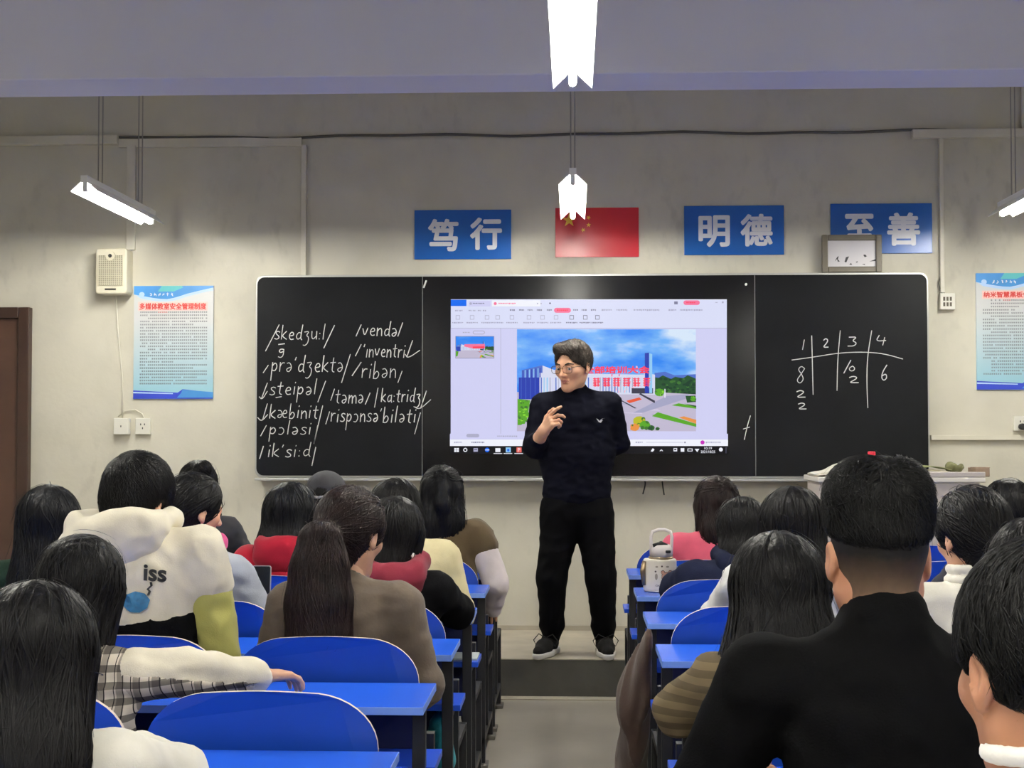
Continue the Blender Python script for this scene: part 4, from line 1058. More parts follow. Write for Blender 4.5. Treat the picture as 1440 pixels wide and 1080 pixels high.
# ---------------------------------------------------------------- a seated figure
PEOPLE = []
def student(label, x, y, top, head=(0, 0), yaw=0, pitch=8, roll=0, fem=True, style='long', hair=None, hairkw={}, near=False, hs=None,
            garment=None, gname='jacket', sleeve=None, sw=None, lean=.05, twist=0, arms='desk', collar=None, hood=None, fold=.005, gh=None, bulk=1.0, skin=None, legs=None, zsd=0.0, caps=False, mock=0.0, seed=0, extra=None, shave=False, cat_extra=None):
    """x, y: where the hips are (world); top: height of the crown; head: sideways / forward offset of the head"""
    root = thing('person', (x, y, 0), label, 'person', None)
    O = V3(x, y, 0); hs = hs or (1.0 if fem else 1.08); sw = sw or (.158 if fem else .195); skin = skin or SK
    hx, hy = head; hc = V3(hx, .03+lean+hy, top-.146*hs)
    zs = top-.325*hs+zsd                                     # shoulder line
    sx = hx*.65; sy = lean*.85
    P0 = V3(0, 0, .535); nb = V3(hx*.85, sy+.005+hy*.5, zs+.055)
    sh = {-1: V3(sx-sw, sy+.005+twist*.05, zs), 1: V3(sx+sw, sy+.005-twist*.05, zs)}
    el = {}; wr = {}
    for sd in (-1, 1):
        mode = arms[sd] if isinstance(arms, dict) else arms
        if mode == 'desk': el[sd] = V3(sx+sd*(sw+.055), .20+lean*.4, .79); wr[sd] = V3(sx+sd*.09, .375, .806)
        elif mode == 'lap': el[sd] = V3(sx+sd*(sw+.06), .06, .70); wr[sd] = V3(sx+sd*.11, .25, .63)
        elif mode == 'down': el[sd] = V3(sx+sd*(sw+.055), .03, zs-.27); wr[sd] = V3(sx+sd*(sw+.03), .16, zs-.45)
        else: el[sd] = V3(*mode[0]); wr[sd] = V3(*mode[1])
    # ---- the body: one mesh of core, head and hands
    c = SDF()
    c.cone(P0, (sx*.5, lean*.4, .72), .105, .10, .05, sc=(1.25, .85, 1)); c.cone((sx*.5, lean*.4, .72), (sx, sy, zs-.07), .10, .105, .05, sc=(1.25, .8, 1))
    c.cone((sx, sy, zs+.0), nb+V3(0, .01, .05), .06, .045, .04)
    kn = {}; ft = {}
    for sd in (-1, 1):
        c.cone(nb-V3(0, 0, .03), sh[sd], .035, .04, .03); c.chain([sh[sd], el[sd], wr[sd]], [.042, .034, .024], .02)
        kn[sd] = V3(sd*.115, .40, .475); ft[sd] = V3(sd*.115, .385, .09)
        c.chain([P0+V3(sd*.085, .02, -.02), kn[sd], ft[sd]], [.068, .045, .034], .03)
    core = c.mesh(.014)
    R = Euler((-math.radians(pitch), math.radians(roll), math.radians(yaw)), 'XYZ').to_matrix()
    R = Matrix.Rotation(math.radians(yaw), 3, 'Z')@Matrix.Rotation(-math.radians(pitch), 3, 'X')@Matrix.Rotation(math.radians(roll), 3, 'Y')
    M = Matrix.Translation(Vector(O+hc))@R.to_4x4()@Matrix.Scale(hs, 4)
    A = np.array(M)
    hd = head_sdf(fem); hd.ops = hd.ops[:-1]; nl = (np.linalg.inv(A)@np.append(O+nb+V3(0, .012, -.03), 1))[:3]
    hd.cone((0, -.022, -.04), nl, .044 if fem else .051, .046 if fem else .054, .03)
    hv, hf = hd.mesh(.0042 if near else .0055)
    hv = hv@A[:3, :3].T+A[:3, 3]
    hands = []
    for sd in (-1, 1):
        d = wr[sd]-el[sd]; f = unit(d*V3(1, 1, .35)); up = V3(0, 0, 1); up = unit(up-f*(up@f)); side = np.cross(f, up)*(-sd)*-1.0
        side = np.cross(up, f)*(1 if sd > 0 else -1)
        v, ff = hand_parts(wr[sd], f, up, side, 'relaxed', .92 if fem else 1.02).mesh(.0048)
        hands.append((v+O, ff))
    put('body', [(core[0]+O, core[1]), (hv, hf)]+hands, skin, root)
    ev = MB()
    for sd in (-1, 1):
        ev.lathe((sd*.032, .079, -.001-.0115), [(.001, 0), (.008, .003), (.0115, .0115), (.008, .020), (.001, .023)], 10)
    e = np.array(ev.v)@A[:3, :3].T+A[:3, 3]; mesh_obj('eyes', e, ev.f, None, M_iris, root, smooth=True)
    # ---- hair
    hsdf, hp = hair_build(style, seed+11, near, **hairkw)
    put('hair', hp, hair or H_black, root, M)
    if shave:
        q = SDF(); t_ = .0035; q.ell((0, -.012, .028), (.075+t_, .093+t_, .087+t_), .02).cone((0, -.0225, -.04), (0, -.040, -.13), .0502+t_, .052+t_, .03)
        q.plane((0, -.1, -.100), (0, .30, -1), .004); q.plane((0, -.002, 0), (0, 1, .15), .004)
        m_ = M_stub; nt = m_.node_tree; bs = nt.nodes['Principled BSDF']
        tc = nt.nodes.new('ShaderNodeTexCoord'); sep = nt.nodes.new('ShaderNodeSeparateXYZ'); nz = nt.nodes.new('ShaderNodeTexNoise'); nz.inputs['Scale'].default_value = 60
        ad = nt.nodes.new('ShaderNodeMath'); ad.operation = 'MULTIPLY_ADD'; ad.inputs[1].default_value = .02
        mr = nt.nodes.new('ShaderNodeMapRange'); mr.inputs[1].default_value = hc[2]-.085*hs; mr.inputs[2].default_value = hc[2]+.022*hs
        cr = nt.nodes.new('ShaderNodeValToRGB'); cr.color_ramp.elements[0].color = srgb(172, 126, 98); cr.color_ramp.elements[1].color = srgb(20, 18, 17)
        e_ = cr.color_ramp.elements.new(.45); e_.color = srgb(92, 74, 58)
        L_ = nt.links.new; L_(tc.outputs['Object'], sep.inputs[0]); L_(tc.outputs['Object'], nz.inputs['Vector']); L_(nz.outputs['Fac'], ad.inputs[0]); L_(sep.outputs[2], ad.inputs[2]); L_(ad.outputs[0], mr.inputs[0]); L_(mr.outputs[0], cr.inputs[0]); L_(cr.outputs[0], bs.inputs['Base Color'])
        put('clipped_hair', [q.mesh(.005)], m_, root, M)
    # ---- clothes
    gm = garment or cloth('plain', (120, 120, 120)); b = bulk
    g = SDF()
    g.cone(P0+V3(0, -.005, -.02), (sx*.5, lean*.4, .72), .118*b, .118*b, .05, sc=(1.3, .9, 1)); g.cone((sx*.5, lean*.4, .72), (sx, sy-.005, zs-.085), .118*b, .122*b, .05, sc=(1.3, .84, 1))
    for sd in (-1, 1): g.cone(nb-V3(0, .005, .035), sh[sd]-V3(sd*.012, 0, .012), .052, .056*b, .05)
    g.cone(nb-V3(0, 0, .06), nb-V3(0, .002, .005), .075, .062, .03)
    sl = {}
    for sd in (-1, 1):
        t = sl[sd] = SDF(); wend = wr[sd]+unit(el[sd]-wr[sd])*.015
        t.chain([sh[sd]-V3(0, 0, .012)+(el[sd]-sh[sd])*(.18 if caps else 0), el[sd], wend], [.062*b, .056*b, .043*b], .03)
    if mock: g.cone(nb-V3(0, .004, .03), nb+V3(0, -.004, mock), .082, .066, .05)
    gbase = list(g.ops); s_c = .066*b+.004
    if caps:
        for sd in (-1, 1): g.cone(sh[sd]-V3(sd*.01, 0, .005), sh[sd]+(el[sd]-sh[sd])*.24, s_c, s_c-.002, .03)
    tr = SDF()
    for sd in (-1, 1): tr.chain([P0+V3(sd*.082, .02, -.018), kn[sd]+V3(0, .005, .0), ft[sd]+V3(0, 0, .02)], [.082, .06, .052], .04)
    tr.cone(P0+V3(-.06, 0, -.012), P0+V3(.06, 0, -.012), .092, .092, .03)
    if not sleeve:
        for sd in (-1, 1): g.ops += [(o[0], o[1], o[2], .035, o[4]) for o in sl[sd].ops]
    # neck opening
    g.cone(nb+V3(0, .012, .0), nb+V3(0, .03, .12), .050, .060, .012, 's')
    rs = seed*7+3
    def disp(P):
        q = P*np.array([1, 1, 1.6]); n = fnoise(q, rs, 26, 5); return fold*(np.abs(n)*1.4-.6)+fold*.35*fnoise(P, rs+1, 70, 3)
    res = gh or (.009 if near else .012)
    v, f = g.mesh(res, disp); put(gname, [(v+O, f)], gm, root)
    if sleeve:
        for sd in (-1, 1): v, f = sl[sd].mesh(res, disp); put('sleeve', [(v+O, f)], sleeve, root)
    v, f = tr.mesh(.014); put('trousers', [(v+O, f)], legs or M_trous, root)
    for sd in (-1, 1):
        s_ = SDF(); a = ft[sd]
        s_.cone(a+V3(0, -.03, -.045), a+V3(0, .12, -.052), .042, .036, .02, sc=(1, 1, 1)); s_.cone(a+V3(0, 0, 0), a+V3(0, 0, -.04), .042, .042, .02); s_.plane((0, 0, .004), (0, 0, -1), .003)
        v, f = s_.mesh(.010); put('shoe', [(v+O, f)], M_shoe if seed % 2 else M_shoeb, root)
    if collar:
        s_ = SDF(); n = 22; hh = collar.get('h', .03); r = collar.get('r', .066); k = collar.get('t', .012); tilt = collar.get('tilt', .22)
        ring = [nb+V3(r*1.05*math.cos(2*math.pi*i/n), .01+r*math.sin(2*math.pi*i/n), hh*.5-tilt*.3*r*math.sin(2*math.pi*i/n)) for i in range(n+1)]
        for q in range(max(2, int(hh/.012))):
            e_ = hh*q/max(1, int(hh/.012)-1); k_ = 1-.10*q/max(2, int(hh/.012))
            for a_, b_ in zip(ring, ring[1:]):
                cc = nb+V3(0, .01, 0); s_.cone(cc+(a_-cc)*V3(k_, k_, 1)+V3(0, 0, e_), cc+(b_-cc)*V3(k_, k_, 1)+V3(0, 0, e_), k, k, .008)
        v, f = s_.mesh(.006, lambda P: 0.0008*fnoise(P, rs+2, 60, 3)); put(collar.get('name', 'collar'), [(v+O, f)], collar.get('mat', gm), root)
    if hood:
        s_ = SDF(); w_, d_, h_ = hood.get('size', (.125, .062, .10)); c0 = nb+V3(hood.get('dx', 0), -.062-d_*.35, -.035+hood.get('dz', 0))
        s_.ell(c0, (w_, d_, h_), .03, (18, hood.get('ry', 0), 0))
        for sd in (-1, 1): s_.chain([c0+V3(sd*w_*.72, .02, .045), nb+V3(sd*.088, .03, .03), nb+V3(sd*.055, .10, -.01)], [.036, .034, .026], .03)
        s_.ell(nb+V3(0, .01, .06), (.066, .062, .075), .02, mode='s')
        v, f = s_.mesh(res, lambda P: .006*(np.abs(fnoise(P*np.array([1, 1, 1.5]), rs+4, 30, 4))*1.4-.6)); put('hood', [(v+O, f)], hood.get('mat', gm), root)
    info = dict(gbase=gbase, root=root, O=O, g=g, sl=sl, nb=nb, zs=zs, M=M, hsdf=hsdf, wr=wr, el=el, disp=disp, hc=hc)
    if extra: extra(info)
    PEOPLE.append(root)
    return info
def on_back(info, x, z, lift=.003):
    """depth of the garment's back at local (x, z)"""
    P = np.stack([np.full(600, x), np.linspace(-.4, .2, 600), np.full(600, z)], 1)
    d = info['g'](P); d = d+info['disp'](P)*(np.abs(d) < .03)
    i = np.argmax(d < 0)
    return P[i, 1]-lift
# ================================================================ the students
def stripes_mat(name, kind, a, b, **k):
    m = mat(name, a, .85, spec=.2); nt = m.node_tree; L = nt.links.new; bs = nt.nodes['Principled BSDF']
    tc = nt.nodes.new('ShaderNodeTexCoord'); sx = nt.nodes.new('ShaderNodeSeparateXYZ'); L(tc.outputs['Object'], sx.inputs[0])
    def bars(out, freq, cut, ph=0.0):
        q = nt.nodes.new('ShaderNodeMath'); q.operation = 'MULTIPLY_ADD'; q.inputs[1].default_value = freq; q.inputs[2].default_value = ph; L(out, q.inputs[0])
        f = nt.nodes.new('ShaderNodeMath'); f.operation = 'FRACT'; L(q.outputs[0], f.inputs[0])
        g = nt.nodes.new('ShaderNodeMath'); g.operation = 'LESS_THAN'; g.inputs[1].default_value = cut; L(f.outputs[0], g.inputs[0]); return g.outputs[0]
    def mixf(f1, c):
        x = nt.nodes.new('ShaderNodeMix'); x.data_type = 'RGBA'; x.inputs[7].default_value = c; L(f1, x.inputs[0]); return x
    A, B = srgb(*a), srgb(*b)
    if kind == 'plaid':
        x1 = mixf(bars(sx.outputs[0], 26, .42), tuple(.45*p+.55*q for p, q in zip(A, B))); x1.inputs[6].default_value = A
        x2 = mixf(bars(sx.outputs[2], 26, .42), B); L(x1.outputs[2], x2.inputs[6])
        h = nt.nodes.new('ShaderNodeMath'); h.operation = 'MULTIPLY'; h.inputs[1].default_value = .72; L(bars(sx.outputs[2], 26, .42), h.inputs[0]); L(h.outputs[0], x2.inputs[0])
        x3 = mixf(bars(sx.outputs[0], 52, .10, .3), B); L(x2.outputs[2], x3.inputs[6]); L(x3.outputs[2], bs.inputs['Base Color'])
    else:
        x1 = mixf(bars(sx.outputs[2], k.get('freq', 22), .5), B); x1.inputs[6].default_value = A; L(x1.outputs[2], bs.inputs['Base Color'])
    return m
C_cream = cloth('cream', (222, 214, 192)); C_lime = cloth('yellow_green', (182, 178, 100)); C_black = cloth('black', (13, 13, 15)); C_coatblk = cloth('black_wool', (8, 8, 9))
C_denim = cloth('pale_denim', (164, 169, 177)); C_pink = cloth('hot_pink', (226, 92, 150)); C_red = cloth('red', (164, 20, 44)); C_greybrown = cloth('grey_brown_wool', (92, 80, 68), fine=40)
C_maroon = cloth('maroon', (118, 30, 46)); C_butter = cloth('pale_yellow', (214, 202, 158)); C_olive = cloth('olive_brown', (84, 70, 48)); C_pale = cloth('pale_pink_white', (212, 202, 200))
C_rose = cloth('pink', (222, 96, 118)); C_navy = cloth('navy', (28, 32, 52)); C_white = cloth('white_knit', (214, 214, 210), fine=30); C_offw = cloth('off_white', (226, 222, 208))
C_plaid = stripes_mat('cloth_plaid', 'plaid', (206, 196, 178), (30, 26, 30)); C_stripe = stripes_mat('cloth_brown_stripe', 'bands', (112, 98, 74), (88, 77, 58), freq=30); C_shirt = cloth('white_shirt', (232, 230, 222), .7)
C_grey = cloth('dark_grey', (58, 58, 62)); C_green = cloth('dark_green', (30, 46, 38))
dL = dict(zip(range(-1, 6), ROWS_L)); dR = ROWS_R
SL = lambda i: LEFT_X-.055-BACK_W/2-SEAT_P*i
SR = lambda i: RIGHT_X+.055+BACK_W/2+SEAT_P*i
HIP = .175

def sleeve_underside(I):
    s = SDF(); s.ops = list(I['sl'][1].ops); e, w_ = I['el'][1], I['wr'][1]; d = unit(w_-e); n = unit(V3(0, 0, 1)-d*d[2])
    s.plane(e-V3(0, 0, .018), n, .004); s.plane(e+V3(-.12, 0, 0), (-1, 0, 0), .004); s.plane(w_-d*.03, d, .004)
    v, f = s.mesh(.009, lambda P: I['disp'](P)-.003); put('sleeve_underside', [(v+I['O'], f)], C_plaid, I['root'])
# left block --------------------------------------------------------------
student('person with long black hair and white top, nearest at the bottom left corner', -.965, dL[-1]+HIP, 1.185, head=(-.0, -.02), yaw=4, pitch=14, style='long', hairkw=dict(L=.33, wide=1.1), near=True, garment=C_offw, gname='top', seed=1, lean=.06, collar=dict(h=.02, mat=C_offw), hair=H_black)
student('person with dark ponytailed long hair in plaid shirt, stretching a cream sleeve over the desk', SL(1)+.03, dL[0]+HIP, 1.205, head=(.03, .03), yaw=-18, pitch=16, style='long', hairkw=dict(L=.42, wide=.98), near=True, garment=C_plaid, gname='shirt', sleeve=C_cream, seed=2, lean=.07,
        arms={-1: 'desk', 1: ((.28, .17, .86), (.42, .33, .822))}, hair=H_black, fold=.006, extra=sleeve_underside)
def kiss_jacket(I):
    O, root = I['O'], I['root']
    s = SDF(); s.ops = list(I['gbase']); z0 = .895
    s.plane((0, 0, z0), (-.14, 0, 1), .004)
    v, f = s.mesh(.010, lambda P: I['disp'](P)-.004); put('hem_band', [(v+O, f)], C_black, root)
    tv, tf, asp = text_shape('iss', .03); x0, zb, hh = .016, 1.018, .047
    V = []
    for a, b in tv:
        x = x0+a*hh*asp; z = zb+b*hh-.10*(x-x0); V.append((x, on_back(I, x, z, .006), z))
    mesh_obj('printed_lettering', np.array(V)+O, tf, None, mat('print_black', (22, 22, 22), .6), root)
    m = MB(); pts = []
    fish = [(.0, .0), (.012, .022), (.035, .030), (.062, .024), (.078, .006), (.072, -.016), (.05, -.03), (.022, -.028), (.006, -.014)]
    FX, FZ = -.04, .958; pt = lambda x, z: tuple(V3(FX+x, on_back(I, FX+x, FZ+z, .008), FZ+z)+O)
    cxf = (.039, -.001); rings = [[(cxf[0]+(x-cxf[0])*q, cxf[1]+(z-cxf[1])*q) for x, z in fish] for q in (.35, .7, 1)]
    m.v = [pt(*cxf)]+[pt(*p) for r_ in rings for p in r_]; N = len(fish)
    m.f = [(0, 1+i, 1+(i+1) % N) for i in range(N)]+[(1+k*N+i, 1+(k+1)*N+i, 1+(k+1)*N+(i+1) % N, 1+k*N+(i+1) % N) for k in range(2) for i in range(N)]; m.m = [0]*len(m.f)
    q = [(.068, .018), (.072, .03), (.066, .036), (.076, .046), (.074, .056)]
    for (a, b), (c, d) in zip(q, q[1:]):
        n = len(m.v); m.v += [pt(x, z) for x, z in ((a, b), (a+.007, b), (c+.007, d), (c, d))]; m.f.append((n, n+1, n+2, n+3)); m.m.append(1)
    mesh_obj('printed_patch', m.v, m.f, m.m, [mat('print_blue', (44, 112, 150), .6, noise=(60, .35)), MATS['print_black']], root)
student('person in cream hooded jacket with yellow-green sleeves and a blue print on the back', SL(1)-.0, dL[1]+HIP, 1.385, head=(-.045, 0), yaw=-28, pitch=10, fem=False, style='shaggy', hairkw=dict(), garment=C_cream, gname='jacket', sleeve=C_lime, seed=3, near=True, hood=dict(size=(.16, .07, .088), dz=.015, dx=-.045, ry=-14), zsd=.045, bulk=1.1, extra=kiss_jacket, arms='lap', sw=.185, fold=.007, hs=1.02, caps=True)
student('person with long straight black hair beside the brown door, far left', SL(2)-.05, dL[2]+HIP, 1.262, head=(-.01, 0), yaw=0, pitch=6, style='long', hairkw=dict(L=.42, wide=1.12), garment=C_green, gname='top', seed=4, hair=H_blue)
student('person in pale denim jacket with pink hood, face turned right, holding a phone', SL(1)-.105, dL[2]+HIP, 1.305, head=(.0, .02), yaw=-50, pitch=8, style='tied', hairkw=dict(L=.05, tie=(0, -.09, -.06), wide=1.15), garment=C_denim, gname='jacket', seed=5, hood=dict(size=(.10, .045, .06), mat=C_pink, dz=-.02), bulk=1.05, sw=.155, zsd=-.02,
        arms={-1: 'desk', 1: ((.275, .10, .72), (.245, .21, .79))}, fold=.007)
student('person with a small dark bun, mostly hidden behind the pale denim jacket', SL(2)+.03, dL[4]+HIP, 1.315, head=(.0, 0), yaw=10, pitch=6, style='bun', hairkw=dict(tie=(.03, -.08, .09)), garment=C_grey, gname='top', seed=6)
student('person in red hooded jacket with long loose black hair', SL(1)+.05, dL[3]+HIP, 1.242, head=(.03, .02), yaw=-8, pitch=10, style='long', hairkw=dict(L=.29, wide=1.1), garment=C_red, gname='jacket', seed=7, hood=dict(size=(.13, .062, .09)), hair=H_blue, bulk=1.08)
def cap(I):
    s = SDF(); s.ell((0, -.012, .045), (.097, .115, .098), .02); s.plane((0, 0, .012), (0, .05, -1), .006)
    s.ell((0, -.135, .02), (.036, .06, .038), .006, mode='s')
    o = put('cap', [s.mesh(.0065)], C_grey, I['root'], I['M'])
    s = SDF(); s.cone((-.04, .09, .02), (.04, .09, .02), .05, .05, .02, sc=(1, 1.3, .12)); put('cap_brim', [s.mesh(.005)], C_grey, I['root'], I['M'])
    s = SDF(); s.chain([(-.040, -.108, .016), (-.015, -.122, .014), (.015, -.122, .014), (.040, -.108, .016)], [.008]*4, .004); s.plane((0, 0, .03), (0, 0, 1), .002)
    put('cap_strap', [s.mesh(.0045)], mat('strap_grey', (150, 148, 146), .5), I['root'], I['M'])
student('person in a dark grey cap, sitting under the lower left board edge', SL(1)+.085, dL[4]+HIP, 1.262, head=(.0, 0), yaw=-5, pitch=4, style='bob', hairkw=dict(L=.12, wide=.85), garment=C_grey, gname='top', seed=8, extra=cap)
student('person with a brown ponytail down the back of a grey-brown sweater, front centre', SL(0)-.0, dL[1]+HIP, 1.292, head=(.03, .02), yaw=-26, pitch=12, style='ponytail', hairkw=dict(tie=(-.012, -.108, -.012), tail=[(0, 0, 0), (.008, -.028, -.03), (.016, -.03, -.10), (.022, -.022, -.19), (.03, -.01, -.28), (.035, .0, -.34)], wide=1.15, fan=2.1), near=True, garment=C_greybrown, gname='sweater', seed=9, hair=H_brown, hs=1.06, bulk=1.06, sw=.165, arms='lap')
student('person with black bob in a black jacket and maroon hood', SL(0)+.05, dL[2]+HIP, 1.225, head=(.01, .02), yaw=-22, pitch=12, style='bob', hairkw=dict(L=.13), garment=C_black, gname='jacket', seed=10, hood=dict(size=(.12, .058, .075), mat=C_maroon), collar=dict(h=.035, r=.07, mat=C_white, name='white_collar'))
student('person with dark bob in a pale yellow jacket', SL(0)+.02, dL[3]+HIP, 1.262, head=(-.06, .02), yaw=-18, pitch=8, style='bob', hairkw=dict(L=.14, wide=1.05), garment=C_butter, gname='jacket', seed=11, collar=dict(h=.02, r=.07), bulk=1.15, sw=.175, fold=.007, arms='lap')
student('person in olive-brown vest with pale sleeves and half-tied hair, nearest the teacher on the left', SL(0)+.07, dL[4]+HIP, 1.292, head=(.0, .0), yaw=6, pitch=8, style='halfup', hairkw=dict(L=.24, tie=(0, -.10, .085)), garment=C_olive, gname='vest', sleeve=C_pale, caps=True, seed=12, hair=H_blue, bulk=1.08, sw=.175, arms={-1: 'desk', 1: ((.262, .01, .74), (.235, .16, .60))}, fold=.006)
# right block -------------------------------------------------------------
student('person in pink hoodie with half-tied hair, face turned left, in the front right row', SR(0)+.055, dR[6]+HIP, 1.245, head=(.02, .02), yaw=24, pitch=8, style='halfup', hairkw=dict(L=.22, tie=(0, -.10, .075), wide=1.0), garment=C_rose, gname='hoodie', seed=13, hair=H_brown, bulk=1.1, sw=.175)
student('person with dark hair in navy hooded jacket leaning left by the water bottle', SR(0)+.02, dR[5]+HIP, 1.185, head=(.10, .06), yaw=-25, pitch=20, style='bob', hairkw=dict(L=.10, wide=1.0), garment=C_navy, gname='jacket', seed=14, hood=dict(size=(.11, .055, .075)), bulk=1.22, sw=.18, lean=.10)
student('person with long black hair in white knit sweater, behind the navy jacket', SR(0)+.14, dR[4]+HIP, 1.265, head=(.03, .0), yaw=0, pitch=8, style='long', hairkw=dict(L=.36, wide=1.12), garment=C_white, gname='sweater', seed=15, sw=.175)
student('person with very long black hair in brown striped top, elbow out to the aisle', SR(0)-.10, dR[2]+HIP, 1.222, head=(-.01, .05), yaw=0, pitch=16, style='long', hairkw=dict(L=.47, wide=1.08, spread=1.4), near=True, garment=C_stripe, gname='top', seed=16, hair=H_black, arms={-1: ((-.235, .14, .80), (-.12, .36, .812)), 1: 'desk'}, bulk=.95)
student('person with short black hair and shaved nape in black coat, large at the right', SR(0)-.055, dR[1]+HIP, 1.385, head=(-.01, .0), yaw=3, pitch=6, fem=False, style='fade', near=True, garment=C_coatblk, gname='coat', seed=18, hair=H_short, shave=True, skin=SK2, mock=.045, hairkw=dict(kw_top=.034), zsd=-.004, sw=.205, bulk=1.12, arms={-1: ((-.31, .12, .80), (-.22, .36, .812)), 1: 'desk'}, hs=1.03)
student('person with black tied-back hair in off-white jacket, right of the black coat', SR(1)+.02, dR[3]+HIP, 1.30, head=(-.03, .0), yaw=22, pitch=10, style='bun', hairkw=dict(tie=(0, -.10, -.05), wide=1.1), garment=C_offw, gname='jacket', seed=19, bulk=1.1, collar=dict(h=.03, r=.07), hs=1.05)
student('person with dark hair at the right edge, farthest right head under the poster', SR(2)+.03, dR[5]+HIP, 1.268, head=(.0, 0), yaw=5, pitch=8, style='bob', hairkw=dict(L=.13), garment=C_grey, gname='top', seed=20)
student('person with tousled grey-black hair at the right edge above the white shirt', SR(1)-.10, dR[2]+HIP, 1.262, head=(-.0, 0), yaw=0, pitch=10, fem=False, style='bob', hairkw=dict(L=.08, wide=1.05), garment=C_grey, gname='top', seed=22, near=True, hs=1.0)
student('person with short black hair in a white shirt, cut off by the bottom right corner', SR(0)-.055, dR[0]+HIP, 1.34, head=(.0, .0), yaw=14, pitch=8, fem=False, style='short', near=True, garment=C_shirt, gname='shirt', seed=21, hair=H_short, collar=dict(h=.035, r=.068, t=.01, tilt=.4, mat=C_shirt), sw=.2, hs=1.08, skin=SK2)
